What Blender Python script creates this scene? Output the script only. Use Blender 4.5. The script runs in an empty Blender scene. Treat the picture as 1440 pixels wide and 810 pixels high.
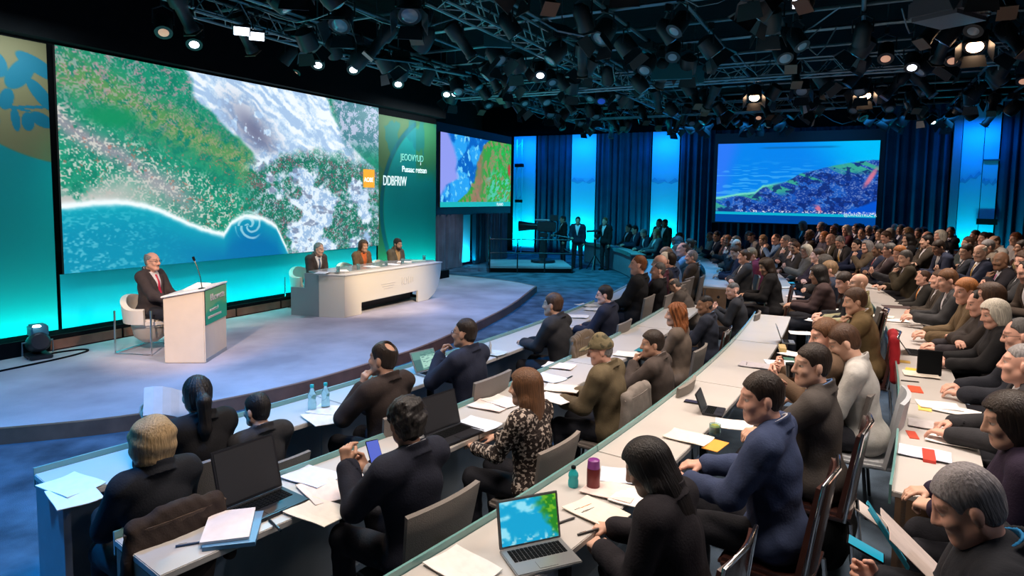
import bpy, math, random
import numpy as np
from mathutils import Vector, Matrix
sc = bpy.context.scene
COL = sc.collection
rnd = random.Random(7)
# ------------------------------------------------------------------ camera
CAM_H, FPX, PITCH, ROLL, CV = 2.4, 906.0, math.radians(4.8), math.radians(.9), 352.0
cF = np.array([0, math.cos(PITCH), -math.sin(PITCH)]); cU = np.array([0, math.sin(PITCH), math.cos(PITCH)]); cR = np.array([1., 0, 0])
cX = cR*math.cos(ROLL) + cU*math.sin(ROLL); cY = cU*math.cos(ROLL) - cR*math.sin(ROLL)
cam = bpy.data.objects.new('camera', bpy.data.cameras.new('camera')); COL.objects.link(cam)
cam.matrix_world = Matrix([[cX[0], cY[0], -cF[0], 0], [cX[1], cY[1], -cF[1], 0], [cX[2], cY[2], -cF[2], CAM_H], [0,0,0,1]])
cam.data.sensor_width = 36; cam.data.lens = FPX/1440*36; cam.data.shift_y = -(405-CV)/1440
cam.data.clip_start = .05; cam.data.clip_end = 200; sc.camera = cam
def at(u, v, z):
    """the point at height z seen at photo pixel (u, v)"""
    d = cF + cX*(u-720)/FPX + cY*(CV-v)/FPX; t = (z-CAM_H)/d[2]; return np.array([t*d[0], t*d[1], z])
# ------------------------------------------------------------------ view, world, lamps
sc.view_settings.view_transform = 'Standard'; sc.view_settings.look = 'None'; sc.view_settings.gamma = 1
sc.view_settings.use_curve_mapping = False; sc.view_settings.exposure = 0.0
sc.cycles.use_denoising = True; sc.cycles.max_bounces = 6; sc.cycles.diffuse_bounces = 3; sc.cycles.caustics_reflective = False; sc.cycles.caustics_refractive = False
sc.cycles.sample_clamp_indirect = 4
wd_ = bpy.data.worlds.new('hall_dark'); sc.world = wd_; wd_.use_nodes = True
wd_.node_tree.nodes['Background'].inputs[0].default_value = (.10, .22, .38, 1); wd_.node_tree.nodes['Background'].inputs[1].default_value = .06
def aim(o, p, t): o.location = p; o.rotation_euler = (Vector(t)-Vector(p)).to_track_quat('-Z', 'Y').to_euler()
def area(p, t, sx, sy, e, col, spread=math.pi):
    l = bpy.data.lights.new('area_lamp', 'AREA'); l.shape = 'RECTANGLE'; l.size = sx; l.size_y = sy; l.energy = e; l.color = col; l.spread = spread
    o = bpy.data.objects.new('area_lamp', l); COL.objects.link(o); aim(o, p, t); return o
def spot(p, t, e, col, deg=50, blend=.8, r=.12):
    l = bpy.data.lights.new('spot_lamp', 'SPOT'); l.energy = e; l.color = col; l.spot_size = math.radians(deg); l.spot_blend = blend; l.shadow_soft_size = r
    o = bpy.data.objects.new('spot_lamp', l); COL.objects.link(o); aim(o, p, t); return o
W0 = np.array([-6.57, 9.30]); WD = np.array([.471, .882]); WD /= np.hypot(*WD); WN = np.array([WD[1], -WD[0]])
def wall(a, z, out=0.): p = W0 + WD*a + WN*out; return (p[0], p[1], z)
B0 = np.array([3.73, 26.0]); BD = np.array([.88, -.47]); BD /= np.hypot(*BD); BN = np.array([BD[1], -BD[0]])
def back(a, z, out=0.): p = B0 + BD*a + BN*out; return (p[0], p[1], z)
WARM, WHITE, BLUE, CYAN, LAV = (1,.68,.48), (1,.74,.50), (.02,.22,1), (0,.75,1), (.86,.74,.96)
# stage: warm white keys and lavender wash
spot((-3.6,3.4,4.5), (-4.5,8.6,.7), 1750, (1,.68,.42), 22)
spot((-.6,7.0,4.5), (-4.6,8.9,.9), 700, WHITE, 22)
spot((0.4,9.0,4.5), (-2.7,12.9,.7), 2100, (1,.80,.56), 30)
spot((-3.2,7.4,4.5), (-3.3,8.6,.1), 250, LAV, 100)
spot((-2.2,11.0,4.5), (-2.2,10.6,.1), 240, (.85,.74,.95), 100)
spot((-1.2,14.2,4.5), (-.9,14.6,.1), 270, LAV, 95)
# the printed set wall is washed from a cyan batten along its foot and from above
for a0, a1, e in ((-6,0,56), (0,3.5,22), (3.5,7,22), (7,9.6,40)):
    m = (a0+a1)/2; area(wall(m,.30,.26), wall(m,1.5,-.1), a1-a0, .08, e, (0,.95,.88))
for a0, a1, e in ((-6,0,70), (7,9.6,40), (0,7,-1)):
    m = (a0+a1)/2; area(wall(m,4.42,.85 if e < 0 else .75), wall(m,.7 if e < 0 else 2.9,-.1), a1-a0, .1, 50 if e < 0 else e, (0,.9,.85) if e < 0 else (.80,.95,1), math.radians(50 if e < 0 else 180))
# the pit floor, the front desks and the far floor: blue
spot((-3.6,3.2,4.5), (-4.2,4.4,0), 1500, (.02,.36,1), 95)
spot((-1.6,6.6,4.5), (-1.2,7.6,0), 900, (.05,.40,1), 90)
spot((1.2,12.5,4.5), (1.0,13.5,0), 800, (.05,.38,1), 100)
spot((1.5,19.0,4.5), (1.5,19.5,0), 900, (.03,.58,.85), 110)
spot((-.4,17.6,4.3), (-1.7,20.6,.8), 260, (.75,.70,1), 34)
spot((3.6,15.5,4.5), (4.2,15.0,.6), 420, (.1,.45,1), 80)
# audience: warm keys from over the stage edge, soft overhead light on the desks
for p, t, e in (((-3.0,6.5,4.5),(.8,3.2,.9),330), ((-1.5,10.0,4.5),(2.6,6.2,.9),520), ((1.2,14.5,4.5),(6.0,9.5,.9),820), ((3.2,19.0,4.5),(9.5,14.5,.9),1200), ((6.5,21.5,4.5),(13.0,15.5,.9),1000)):
    spot(p, t, e, WARM, 62)
for p, e in (((-.6,3.2,4.5),70), ((1.6,5.6,4.5),80), ((4.2,9.0,4.5),95), ((3.2,3.6,4.5),85), ((8.0,12.5,4.5),110), ((6.2,7.5,4.5),85)):
    area(p, (p[0], p[1], 0), 1.4, 1.4, e, (1,.84,.72), math.radians(120))
for p, t, e in (((3.2,8.2,4.5),(3.3,8.4,.7),230), ((4.7,12.0,4.5),(4.9,12.4,.7),420), ((4.2,14.5,4.5),(4.4,15.5,.7),380)):
    spot(p, t, e, (.06,.50,1), 52)
# rim light from behind the seats
spot((4.5,1.2,4.5), (1.2,3.6,1.0), 110, (.8,.85,1), 70)
spot((-3.0,7.6,4.5), (-1.9,4.6,.7), 420, (.05,.62,1), 48)
# back curtains: cyan feet and blue heads of the light panels
PANELS = ((-4.2,-3.15), (-1.5,-.45), (1.86,2.9), (11.75,12.3), (12.32,12.7))
for a0, a1 in PANELS:
    m = (a0+a1)/2; w = a1-a0
    area(back(m,.35,.60), back(m,2.8,-.1), w, .1, 62*w, (0,.80,1)); area(back(m,4.75,.75), back(m,2.8,-.1), w, .1, 34*w, (0,.20,1))
area(back(4.5,4.9,2.0), back(4.5,2.0,0), 16, .3, 110, (.02,.35,1))
area((1.0,13.0,4.3), (1.0,13.0,6), 9, 9, 46, (0,.62,.85)); area((8,13.0,4.3), (8,13.0,6), 9, 7, 12, (.02,.4,1))  # added upward fill, no real fixture; tints the rig pipes teal and blue
# ------------------------------------------------------------------ figures: distance fields meshed with surface nets
def nrm(v):
    v = np.asarray(v, float); return v / (np.linalg.norm(v) + 1e-9)
def rotx(a): c, s = math.cos(a), math.sin(a); return np.array([[1,0,0],[0,c,-s],[0,s,c]])
def roty(a): c, s = math.cos(a), math.sin(a); return np.array([[c,0,s],[0,1,0],[-s,0,c]])
def rotz(a): c, s = math.cos(a), math.sin(a); return np.array([[c,-s,0],[s,c,0],[0,0,1]])
class Field:
    """a list of shapes blended into one field, sampled on a grid and meshed"""
    def __init__(self): self.ops = []; self.lo = np.full(3, 9.); self.hi = np.full(3, -9.)
    def _bb(self, lo, hi, grow=True):
        if grow: self.lo = np.minimum(self.lo, lo); self.hi = np.maximum(self.hi, hi)
    def cap(self, a, b, ra, rb=None, k=.02, sub=False):
        a = np.asarray(a, float); b = np.asarray(b, float); rb = ra if rb is None else rb
        ab = b - a; L = float(ab @ ab) + 1e-12
        def fn(x, y, z):
            px, py, pz = x - a[0], y - a[1], z - a[2]
            t = np.clip((px*ab[0] + py*ab[1] + pz*ab[2]) / L, 0, 1)
            return np.sqrt((px - t*ab[0])**2 + (py - t*ab[1])**2 + (pz - t*ab[2])**2) - (ra + (rb - ra)*t)
        R = max(ra, rb); lo = np.minimum(a, b) - R; hi = np.maximum(a, b) + R
        self._bb(lo, hi, not sub); self.ops.append(('sub' if sub else 'add', fn, lo, hi, k)); return self
    def ell(self, c, r, M=None, k=.03, sub=False):
        c = np.asarray(c, float); r = np.asarray(r, float); M = np.eye(3) if M is None else M
        def fn(x, y, z):
            px, py, pz = x - c[0], y - c[1], z - c[2]
            q = [(M[0,i]*px + M[1,i]*py + M[2,i]*pz) for i in range(3)]
            k0 = np.sqrt(sum((q[i]/r[i])**2 for i in range(3))); k1 = np.sqrt(sum((q[i]/r[i]**2)**2 for i in range(3)))
            return k0*(k0 - 1)/(k1 + 1e-6)
        e = np.sqrt(((M * r)**2).sum(1)); lo, hi = c - e, c + e
        self._bb(lo, hi, not sub); self.ops.append(('sub' if sub else 'add', fn, lo, hi, k)); return self
    def fun(self, op, fn, k=.01): self.ops.append((op, fn, None, None, k)); return self
    def ev(self, x, y, z):
        F = np.full(np.broadcast(x, y, z).shape, .3)
        for op, fn, lo, hi, k in self.ops:
            d = fn(x, y, z); F = self._mix(op, F, d, k)
        return F
    @staticmethod
    def _mix(op, F, d, k):
        if op == 'add':
            h = np.maximum(k - np.abs(F - d), 0)/k; return np.minimum(F, d) - h*h*k*.25
        if op == 'sub': d = -d
        if op == 'disp': return F + d
        if op == 'off': return F - d
        h = np.maximum(k - np.abs(F - d), 0)/k; return np.maximum(F, d) + h*h*k*.25
    def mesh(self, h, grow=.03):
        lo = self.lo - grow; n = np.ceil((self.hi + grow - lo)/h).astype(int) + 1
        ax = [(lo[i] + h*np.arange(n[i])).astype(np.float32) for i in range(3)]
        F = np.full(n, .3, np.float32)
        for op, fn, l, u, k in self.ops:
            if l is None: sl = tuple(slice(0, n[i]) for i in range(3))
            else:
                m = k + 4*h + .012
                sl = tuple(slice(max(0, int((l[i]-m-lo[i])/h)), max(0, min(n[i], int((u[i]+m-lo[i])/h)+2))) for i in range(3))
            x, y, z = ax[0][sl[0]][:,None,None], ax[1][sl[1]][None,:,None], ax[2][sl[2]][None,None,:]
            F[sl] = self._mix(op, F[sl], fn(x, y, z), k)
        F[0], F[-1], F[:,0], F[:,-1], F[:,:,0], F[:,:,-1] = .1, .1, .1, .1, .1, .1
        return surface_nets(F, lo, h)
def surface_nets(F, lo, h):
    S = F < 0; nx, ny, nz = F.shape
    cnt = np.zeros((nx-1, ny-1, nz-1), np.int8)
    for i in (0,1):
        for j in (0,1):
            for k in (0,1): cnt += S[i:nx-1+i, j:ny-1+j, k:nz-1+k]
    mix = (cnt > 0) & (cnt < 8); I = np.argwhere(mix)
    idx = np.full(mix.shape, -1, np.int32); idx[mix] = np.arange(len(I))
    off = np.array([(i,j,k) for i in (0,1) for j in (0,1) for k in (0,1)])
    V = np.stack([F[I[:,0]+o[0], I[:,1]+o[1], I[:,2]+o[2]] for o in off], 1)
    acc = np.zeros((len(I), 3)); c = np.zeros(len(I))
    for a in range(8):
        for b in range(a+1, 8):
            if np.abs(off[a]-off[b]).sum() != 1: continue
            m = (V[:,a] < 0) != (V[:,b] < 0)
            t = V[m,a]/(V[m,a]-V[m,b]); acc[m] += off[a] + t[:,None]*(off[b]-off[a]); c[m] += 1
    P = lo + h*(I + acc/np.maximum(c,1)[:,None])
    Q = []
    for ax in range(3):
        A = S.take(range(0, S.shape[ax]-1), ax); B = S.take(range(1, S.shape[ax]), ax)
        E = np.argwhere(A != B); u, v = (ax+1)%3, (ax+2)%3
        E = E[(E[:,u] > 0) & (E[:,v] > 0) & (E[:,u] < F.shape[u]-1) & (E[:,v] < F.shape[v]-1)]
        def cell(du, dv):
            G = E.copy(); G[:,u] += du; G[:,v] += dv; return idx[G[:,0], G[:,1], G[:,2]]
        q = np.stack([cell(-1,-1), cell(0,-1), cell(0,0), cell(-1,0)], 1)
        fl = ~S[E[:,0], E[:,1], E[:,2]]; q[fl] = q[fl][:, ::-1]; Q.append(q)
    return P, np.concatenate(Q)
def np_mesh(name, P, Q, feat=None):
    me = bpy.data.meshes.new(name); n, m = len(P), len(Q)
    me.vertices.add(n); me.vertices.foreach_set('co', np.asarray(P, np.float32).ravel())
    me.loops.add(m*4); me.loops.foreach_set('vertex_index', np.asarray(Q, np.int32).ravel())
    me.polygons.add(m); me.polygons.foreach_set('loop_start', np.arange(0, m*4, 4, dtype=np.int32))
    me.polygons.foreach_set('use_smooth', np.ones(m, bool))
    if feat is not None:
        at = me.color_attributes.new('feat', 'FLOAT_COLOR', 'POINT'); at.data.foreach_set('color', np.asarray(feat, np.float32).ravel())
    me.update(calc_edges=True); me.validate(); return me
class Body:
    """joints of a posed figure. forward +Y, right hand +X, feet at z=0"""
    def __init__(s, lean=6, side=0, twist=0, yaw=0, pitch=0, roll=0, ra=None, la=None, stand=False, fem=False, belly=0, seat=.47, feet=.42, legs=None):
        s.fem, s.belly, s.stand = fem, belly, stand
        w = .91 if fem else 1.
        s.pel = np.array([0,0,.95 if stand else seat + .07])
        s.T = rotx(math.radians(-lean)) @ roty(math.radians(side)) @ rotz(math.radians(twist))
        s.t = lambda *p: s.pel + s.T @ np.array(p, float)
        s.sh = {1: s.t(.188*w, -.01, .475), -1: s.t(-.188*w, -.01, .475)}
        s.nb, s.nt = s.t(0, -.02, .50), s.t(0, .005, .585)
        s.HR = rotz(math.radians(yaw)) @ rotx(math.radians(pitch)) @ roty(math.radians(roll))
        s.hc = s.nt + s.HR @ np.array([0, .018, .088])
        s.arm = {}
        for sd, A in ((1, ra), (-1, la)):
            A = dict(A or {}); w_ = np.array(A.get('w', (.17, .36, .76)), float) * np.array([sd, 1, 1])
            S0 = s.sh[sd]; D = w_ - S0; L = np.linalg.norm(D); a, b = .285, .255
            if L > (a+b)*.995: w_ = S0 + D/L*(a+b)*.995; D = w_ - S0; L = np.linalg.norm(D)
            u = D/L; x = (a*a - b*b + L*L)/(2*L); r = math.sqrt(max(a*a - x*x, 1e-6))
            hint = np.array(A.get('e', (.5, -.5, -1)), float)*np.array([sd,1,1]); hint -= u*(hint @ u)
            E = S0 + u*x + nrm(hint)*r
            d = nrm(np.array(A.get('d', (-.25, 1, -.1)), float)*np.array([sd,1,1]))
            n = np.array(A.get('n', (0, 0, -1)), float)*np.array([sd,1,1]); n = nrm(n - d*(n @ d))
            s.arm[sd] = (S0, E, w_, d, n, A.get('c', 35))
        s.leg = {}
        for sd in (1, -1):
            if stand: s.leg[sd] = (s.pel + np.array([.095*sd,0,-.02]), np.array([.11*sd,.02,.50]), np.array([.12*sd,0,.08]))
            else: s.leg[sd] = (s.pel + np.array([.095*sd,.02,-.01]), np.array([.125*sd,feet+.03,seat+.045]), np.array([.13*sd,feet,.085]))
    def torso(s, F, o):
        T = s.T; b = s.belly; w = .93 if s.fem else 1.
        F.ell(s.pel, (.172+o, .125+o, .13+o), T, .05); F.ell(s.t(0,.01+b*.5,.16), (.148*w+o+b*.4, .112+o+b, .15+o), T, .06)
        F.ell(s.t(0,.0,.34), (.168*w+o, .12+o, .17+o), T, .06)
        if s.fem:
            for sd in (1,-1): F.ell(s.t(.065*sd,.085,.34), (.06+o,.055+o,.06+o), T, .04)
        F.cap(s.sh[-1]*.82+s.nb*.18, s.sh[1]*.82+s.nb*.18, .058+o, k=.05)
        for sd in (1,-1): F.cap(s.t(0,-.025,.515), s.t(.14*sd*w,-.02,.487), .052+o*.7, .05+o, k=.04)
    def arms(s, F, o, upto=1., hands=True, w0=.052, w1=.043, w2=.029):
        w = .88 if s.fem else 1.
        for sd in (1,-1):
            S0, E, W, d, n, c = s.arm[sd]
            F.cap(S0, E, w0*w+o, w1*w+o, .03); F.cap(E, E+(W-E)*upto, w1*w+o, (w1+(w2-w1)*upto)*w+o, .025)
            if hands: s.hand(F, sd, W, d, n, c)
    def hand(s, F, sd, W, d, n, c):
        z = (.92 if s.fem else 1.); sv = np.cross(d, n)*sd
        F.cap(W - d*.02, W + d*.03, .027*z, .026*z, .02)
        for i, (q, L) in enumerate(((.031,.07),(.011,.079),(-.010,.073),(-.029,.057))):
            K = W + (d*.088 + sv*q)*z - n*.003; F.cap(W + d*.02 + sv*q*.6, K, .0135*z, .0115*z, .018)
            a = math.radians(c*(.8 + .12*i)); sp = nrm(d*math.cos(a) + n*math.sin(a) + sv*q*2.2)
            M = K + sp*L*.55*z; a2 = a*2.0; sp2 = nrm(d*math.cos(a2) + n*math.sin(a2) + sv*q*1.6)
            F.cap(K, M, .0105*z, .0095*z, .005); F.cap(M, M + sp2*L*.5*z, .0095*z, .008*z, .004)
        B = W + d*.025 + sv*.022; m = W + d*.062 + sv*.052 + n*.016; e = m + nrm(d*.8 + n*.5 - sv*.1*(c/30))*.036
        F.cap(B, m, .016*z, .012*z, .012); F.cap(m, e, .0115*z, .0095*z, .004)
    def legsf(s, F, o):
        for sd in (1,-1):
            h, k, a = s.leg[sd]; F.cap(h, k, .083+o, .058+o, .04); F.cap(k, a, .056+o, .04+o, .03)
    def hp(s, *p): return s.hc + s.HR @ np.array(p, float)
    def head(s, F, fine=True):
        R = s.HR; f = .95 if s.fem else 1.
        F.cap(s.nb - s.T @ np.array([0,0,.05]), s.hp(0,-.018,-.05), .064*f, .056*f, .02)
        F.ell(s.hp(0,-.012,.03), (.074,.094,.09), R, .02); F.ell(s.hp(0,.03,-.035), (.06*f,.06,.082), R, .03)
        F.ell(s.hp(0,.06,-.095), (.03*f,.027,.024), R, .03); F.cap(s.hp(-.03,.072,.03), s.hp(.03,.072,.03), .012, k=.025)
        for sd in (1,-1):
            F.cap(s.hp(.05*sd,-.0,-.055), s.hp(.02*sd,.062,-.098), .022*f, .016, .03)
            F.ell(s.hp(.037*sd,.066,-.025), (.024,.022,.024), R, .02)
            F.ell(s.hp(.033*sd,.094,.008), (.018,.013,.011), R, .014, sub=True)
            F.ell(s.hp(.031*sd,.073,.008), (.0135,.0125,.0115), R, .006)
            F.ell(s.hp(.076*sd,-.012,-.005), (.011,.02,.033), R @ rotz(-.35*sd), .006)
            F.ell(s.hp(.013*sd,.094,-.032), (.009,.011,.009), R, .008)
        F.cap(s.hp(0,.085,.022), s.hp(0,.109,-.028), .009, .0125, .014)
        F.cap(s.hp(-.015,.078,-.064), s.hp(.015,.078,-.064), .0075, k=.012); F.cap(s.hp(-.012,.076,-.074), s.hp(.012,.076,-.074), .008, k=.012)
def body_mesh(B, h):
    F = Field(); B.torso(F, -.012); B.legsf(F, -.01); B.arms(F, -.006); B.head(F)
    for sd in (1,-1):
        a = B.leg[sd][2]; F.cap(a + np.array([0,-.01,-.045]), a + np.array([0,.15,-.055]), .028, .022, .02)
    P, Q = F.mesh(h); L = (P - B.hc) @ B.HR; x, y, z = L.T; n = len(P); ft = np.zeros((n, 4)); ax = np.abs(x)
    m = (y > .06) & (ax < .021) & (np.abs(z + .069) < .009); ft[m] = (.36,.12,.09,.5)
    m = (y > .05) & (ax > .012) & (ax < .056) & (np.abs(z - .036 + (ax-.03)**2*6) < .005); ft[m] = (.05,.035,.025,.55)
    m = (y > .055) & (((ax-.032)/.0165)**2 + ((z-.008)/.0085)**2 < 1); ft[m] = (.40,.36,.33,.8)
    m &= (ax - .031)**2 + (z - .008)**2 < .0072**2; ft[m] = (.02,.015,.01,1)
    return P, Q, ft
def wrinkle(amp, seed):
    r = np.random.RandomState(seed); A = [(r.normal(size=3)*r.uniform(10,42), r.uniform(0,6.3)) for _ in range(9)]
    def fn(x, y, z): return amp*sum(np.sin(a[0]*x + a[1]*y + a[2]*z + p) for a, p in A)/2.6
    return fn
def tl(B, x, y, z):
    T = B.T; px, py, pz = x - B.pel[0], y - B.pel[1], z - B.pel[2]
    return [T[0,i]*px + T[1,i]*py + T[2,i]*pz for i in range(3)]
def top_mesh(B, h, kind, seed=0, cuff=.93):
    """jacket / coat / sweater over torso and arms"""
    F = Field(); o = {'suit':.017, 'coat':.024, 'knit':.012, 'shirt':.009}[kind]
    B.torso(F, o)
    F.ell(B.t(0,.015,.0), (.185+o*.6,.15+o*.5+B.belly,.115), B.T, .05); B.arms(F, o*.9+.004, cuff, False, .056, .047, .038)
    if kind in ('suit','coat'):
        F.fun('disp', wrinkle(.0032, seed), 0)
        base = list(F.ops); G = Field(); G.ops = base
        def vcut(x, y, z):
            a, b, c = tl(B, x, y, z); return np.maximum(np.maximum(np.abs(a) - (c-.17)*.24, .03 - b), c - .62)
        def lapel(x, y, z):
            a, b, c = tl(B, x, y, z); e = np.abs(a) - (c-.15)*.24; wd = .02 + np.clip((c-.17)*.16, 0, .045)
            return np.maximum(np.maximum(np.maximum(np.abs(e - wd*.5) - wd*.5, .03 - b), np.abs(c-.33)-.15), G.ev(x, y, z) - .007)
        if kind == 'suit':
            F.fun('add', lapel, .004); F.fun('sub', vcut, .004)
        Fc = Field()
        def collar(x, y, z):
            a, b, c = tl(B, x, y, z); cc = c - .525 + (b+.02)*.45
            rr = np.sqrt(a*a + (b+.022)**2); r0 = .079 + (.006 if kind=='coat' else 0)
            return np.maximum(np.maximum(np.abs(rr - r0 - np.clip(-cc,0,.05)*.45) - .0085, np.abs(cc) - .036), b - (.035 if kind=='suit' else .2))
        F.fun('add', collar, .008)
    elif kind == 'knit': F.fun('disp', wrinkle(.003, seed), 0)
    else:
        F.fun('disp', wrinkle(.0025, seed), 0)
        def collar(x, y, z):
            a, b, c = tl(B, x, y, z); cc = c - .53 + (b+.02)*.5; rr = np.sqrt(a*a + (b+.02)**2)
            return np.maximum(np.abs(rr - .074) - .006, np.abs(cc) - .024)
        F.fun('add', collar, .006)
    return F.mesh(h)
def shirt_mesh(B, h):
    F = Field(); B.torso(F, .004)
    def clip(x, y, z): a, b, c = tl(B, x, y, z); return np.maximum(np.abs(a) - .15, .1 - c)
    F.fun('int', clip, .004)
    def collar(x, y, z):
        a, b, c = tl(B, x, y, z); cc = c - .535 + (b+.02)*.5; rr = np.sqrt(a*a + (b+.02)**2)
        return np.maximum(np.abs(rr - .071 - np.clip(-cc,0,.05)*.3) - .006, np.abs(cc) - .026)
    F.fun('add', collar, .004)
    for sd in (1,-1):
        S0, E, W, d, n, c = B.arm[sd]; F.cap(E + (W-E)*.86, E + (W-E)*.97, .037*(.9 if B.fem else 1), .036*(.9 if B.fem else 1), .002)
    return F.mesh(h)
def tie_mesh(B, h):
    F = Field(); B.torso(F, .012); F.lo = B.t(-.05,-.0,.1) - .06; F.hi = B.t(.05,.1,.5) + .1
    def clip(x, y, z):
        a, b, c = tl(B, x, y, z); w = np.where(c > .465, .017, .012 + np.clip(.465-c,0,.3)*.09)
        return np.maximum(np.maximum(np.abs(a) - w, .03 - b), np.maximum(c - .50, .12 - c))
    F.fun('int', clip, .003); return F.mesh(h, .0)
def legs_mesh(B, h, o=.012, bare=False):
    F = Field(); F.ell(B.pel - np.array([0,0,.01]), (.178,.132,.115), np.eye(3), .05); B.legsf(F, o); F.fun('disp', wrinkle(.003, 5), 0)
    return F.mesh(h)
def shoe_mesh(B, sd, h):
    a = B.leg[sd][2]; F = Field(); F.cap(a + np.array([0,-.03,-.045]), a + np.array([0,.14,-.055]), .04, .033, .02); F.cap(a + np.array([0,-.015,.0]), a + np.array([0,0,-.03]), .042, .044, .02)
    F.fun('int', lambda x, y, z: 0*x + 0*y + .003 - z, .003); return F.mesh(h)
# hair and hats live in the head's own frame
def strands(amp, f, ph=0., tw=0.):
    def fn(x, y, z):
        a = np.arctan2(x, -(y+.01)); return amp*(np.sin(f*a + ph + tw*z) + .6*np.sin(f*2.3*a + 1.7 + 60*z*tw*.02 + 9*z) + .5*np.sin(f*.47*a + 2 + 14*z))
    return fn
def face_cut(y0=.048, m=.85, z0=.045, low=-.082, lowf=0):
    """keeps hair behind the hairline and above the nape"""
    dy = y0 - .048
    def fn(x, y, z): return np.maximum(y - dy - np.interp(z, [-.09,-.034,-.022,.015,.045,.07,.085,.12], [-.03,-.022,.024,.034,.050,.072,.098,.13]) + np.maximum(np.abs(x)-.03,0)*.25*np.clip(z*20,0,1), low - z)
    return fn
def rough_cut(fn, seed):
    w = wrinkle(.003, seed+21)
    return lambda x, y, z: fn(x, y, z) + w(x*3, y*3, z*3)
def hair_mesh(style, h=.005, seed=0):
    F = Field(); n = wrinkle(.0035, seed+11)
    ear = lambda: [F.ell((.08*s,-.0,-.012), (.03,.024,.038), None, .006, sub=True) for s in (1,-1)]
    if style in ('short','side','receding','spot','ring','crop','curly','spiky'):
        t = {'short':.012,'side':.017,'receding':.009,'spot':.012,'ring':.009,'crop':.0035,'curly':.026,'spiky':.016}[style]
        F.ell((0,-.016,.040), (.073+t,.094+t*.9,.084+t), None, .02); F.ell((0,-.036,-.015), (.062+t*.7,.067+t*.7,.07), None, .02)
        F.fun('disp', n, 0); F.fun('disp', strands(.0007, 31 if style=='curly' else 47, seed, 22), 0)
        if style == 'curly': w1, w2 = wrinkle(.005, seed+3), wrinkle(.003, seed+4); F.fun('disp', lambda x, y, z: w1(x*1.6, y*1.6, z*1.6) + w2(x*4, y*4, z*4), 0)
        if style == 'side': F.fun('disp', lambda x,y,z: -.006*np.clip(y*10+.3,0,1)*np.sin(x*30+.8), 0)
        y0 = {'receding':.018,'ring':.02,'crop':.04}.get(style, .046)
        F.fun('int', rough_cut(face_cut(y0+.006), seed), .013); ear()
        if style == 'spot': F.ell((0,-.075,.115), (.048,.05,.05), None, .008, sub=True)
        if style == 'ring': F.ell((0,.03,.135), (.078,.14,.09), None, .01, sub=True)
        if style == 'receding': F.ell((0,.1,.11), (.07,.07,.06), None, .008, sub=True)
    elif style in ('bob','bobbig','long','wavy','fringe'):
        t = .03 if style=='bobbig' else .02
        F.ell((0,-.014,.034), (.08+t,.1+t,.094+t*.8), None, .02); z1 = {'bob':-.10,'bobbig':-.105,'fringe':-.09}.get(style, -.12)
        F.ell((0,-.03,z1*.5), (.080+t*.7,.080+t*.6,.11), None, .04)
        if style == 'bobbig': F.fun('disp', wrinkle(.006, seed+5), 0)
        if style in ('long','wavy'):
            F.ell((0,-.075,-.17), (.105,.055,.17), None, .05)
            for s in (1,-1): F.cap((.08*s,-.02,-.08), (.085*s,.0,-.22), .035, .024, .04)
        F.fun('disp', strands(.004 if style=='wavy' else .0006, 47 if style!='wavy' else 15, seed, 55 if style=='wavy' else 6), 0)
        if style == 'wavy': F.fun('disp', wrinkle(.008, seed+3), 0)
        def face(x, y, z): return np.maximum(np.maximum(np.abs(x) - .066 + np.clip(z-.06,0,.1)*.9, (z - .075)), .02 - y)
        F.fun('sub', face, .012)
        F.fun('int', lambda x,y,z: (-.36 if style in ('long','wavy') else z1-.045) - z + 0*x + 0*y, .01)
        F.cap((0,-.015,-.06), (0,-.02,-.2), .05, .06, .01, sub=True)
    elif style in ('pony','bun'):
        F.ell((0,-.014,.033), (.086,.107,.102), None, .02); F.ell((0,-.035,-.02), (.074,.078,.07), None, .02); F.fun('disp', strands(.0007, 47, seed, 10), 0)
        F.fun('int', rough_cut(face_cut(.052), seed), .012); ear()
        if style == 'pony':
            F.cap((0,-.11,.03), (0,-.165,-.0), .026, .036, .03); F.cap((0,-.165,-.0), (0,-.165,-.17), .038, .036, .03); F.cap((0,-.165,-.17), (0,-.13,-.34), .036, .012, .03)
            F.fun('disp', strands(.001, 29, seed, 20), 0)
        else: F.ell((0,-.12,.05), (.045,.04,.04), None, .01)
    P, Q = F.mesh(h); return P, Q
def cap_mesh(h=.005):
    F = Field(); F.ell((0,-.012,.045), (.092,.112,.075), None, .01); F.cap((0,-.012,.05), (0,-.012,.09), .085, .07, .03)
    F.fun('int', lambda x,y,z: .028 + y*.12 - z + 0*x, .004); F.ell((0,.12,.036), (.068,.065,.009), rotx(-.25), .008)
    return F.mesh(h)
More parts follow.
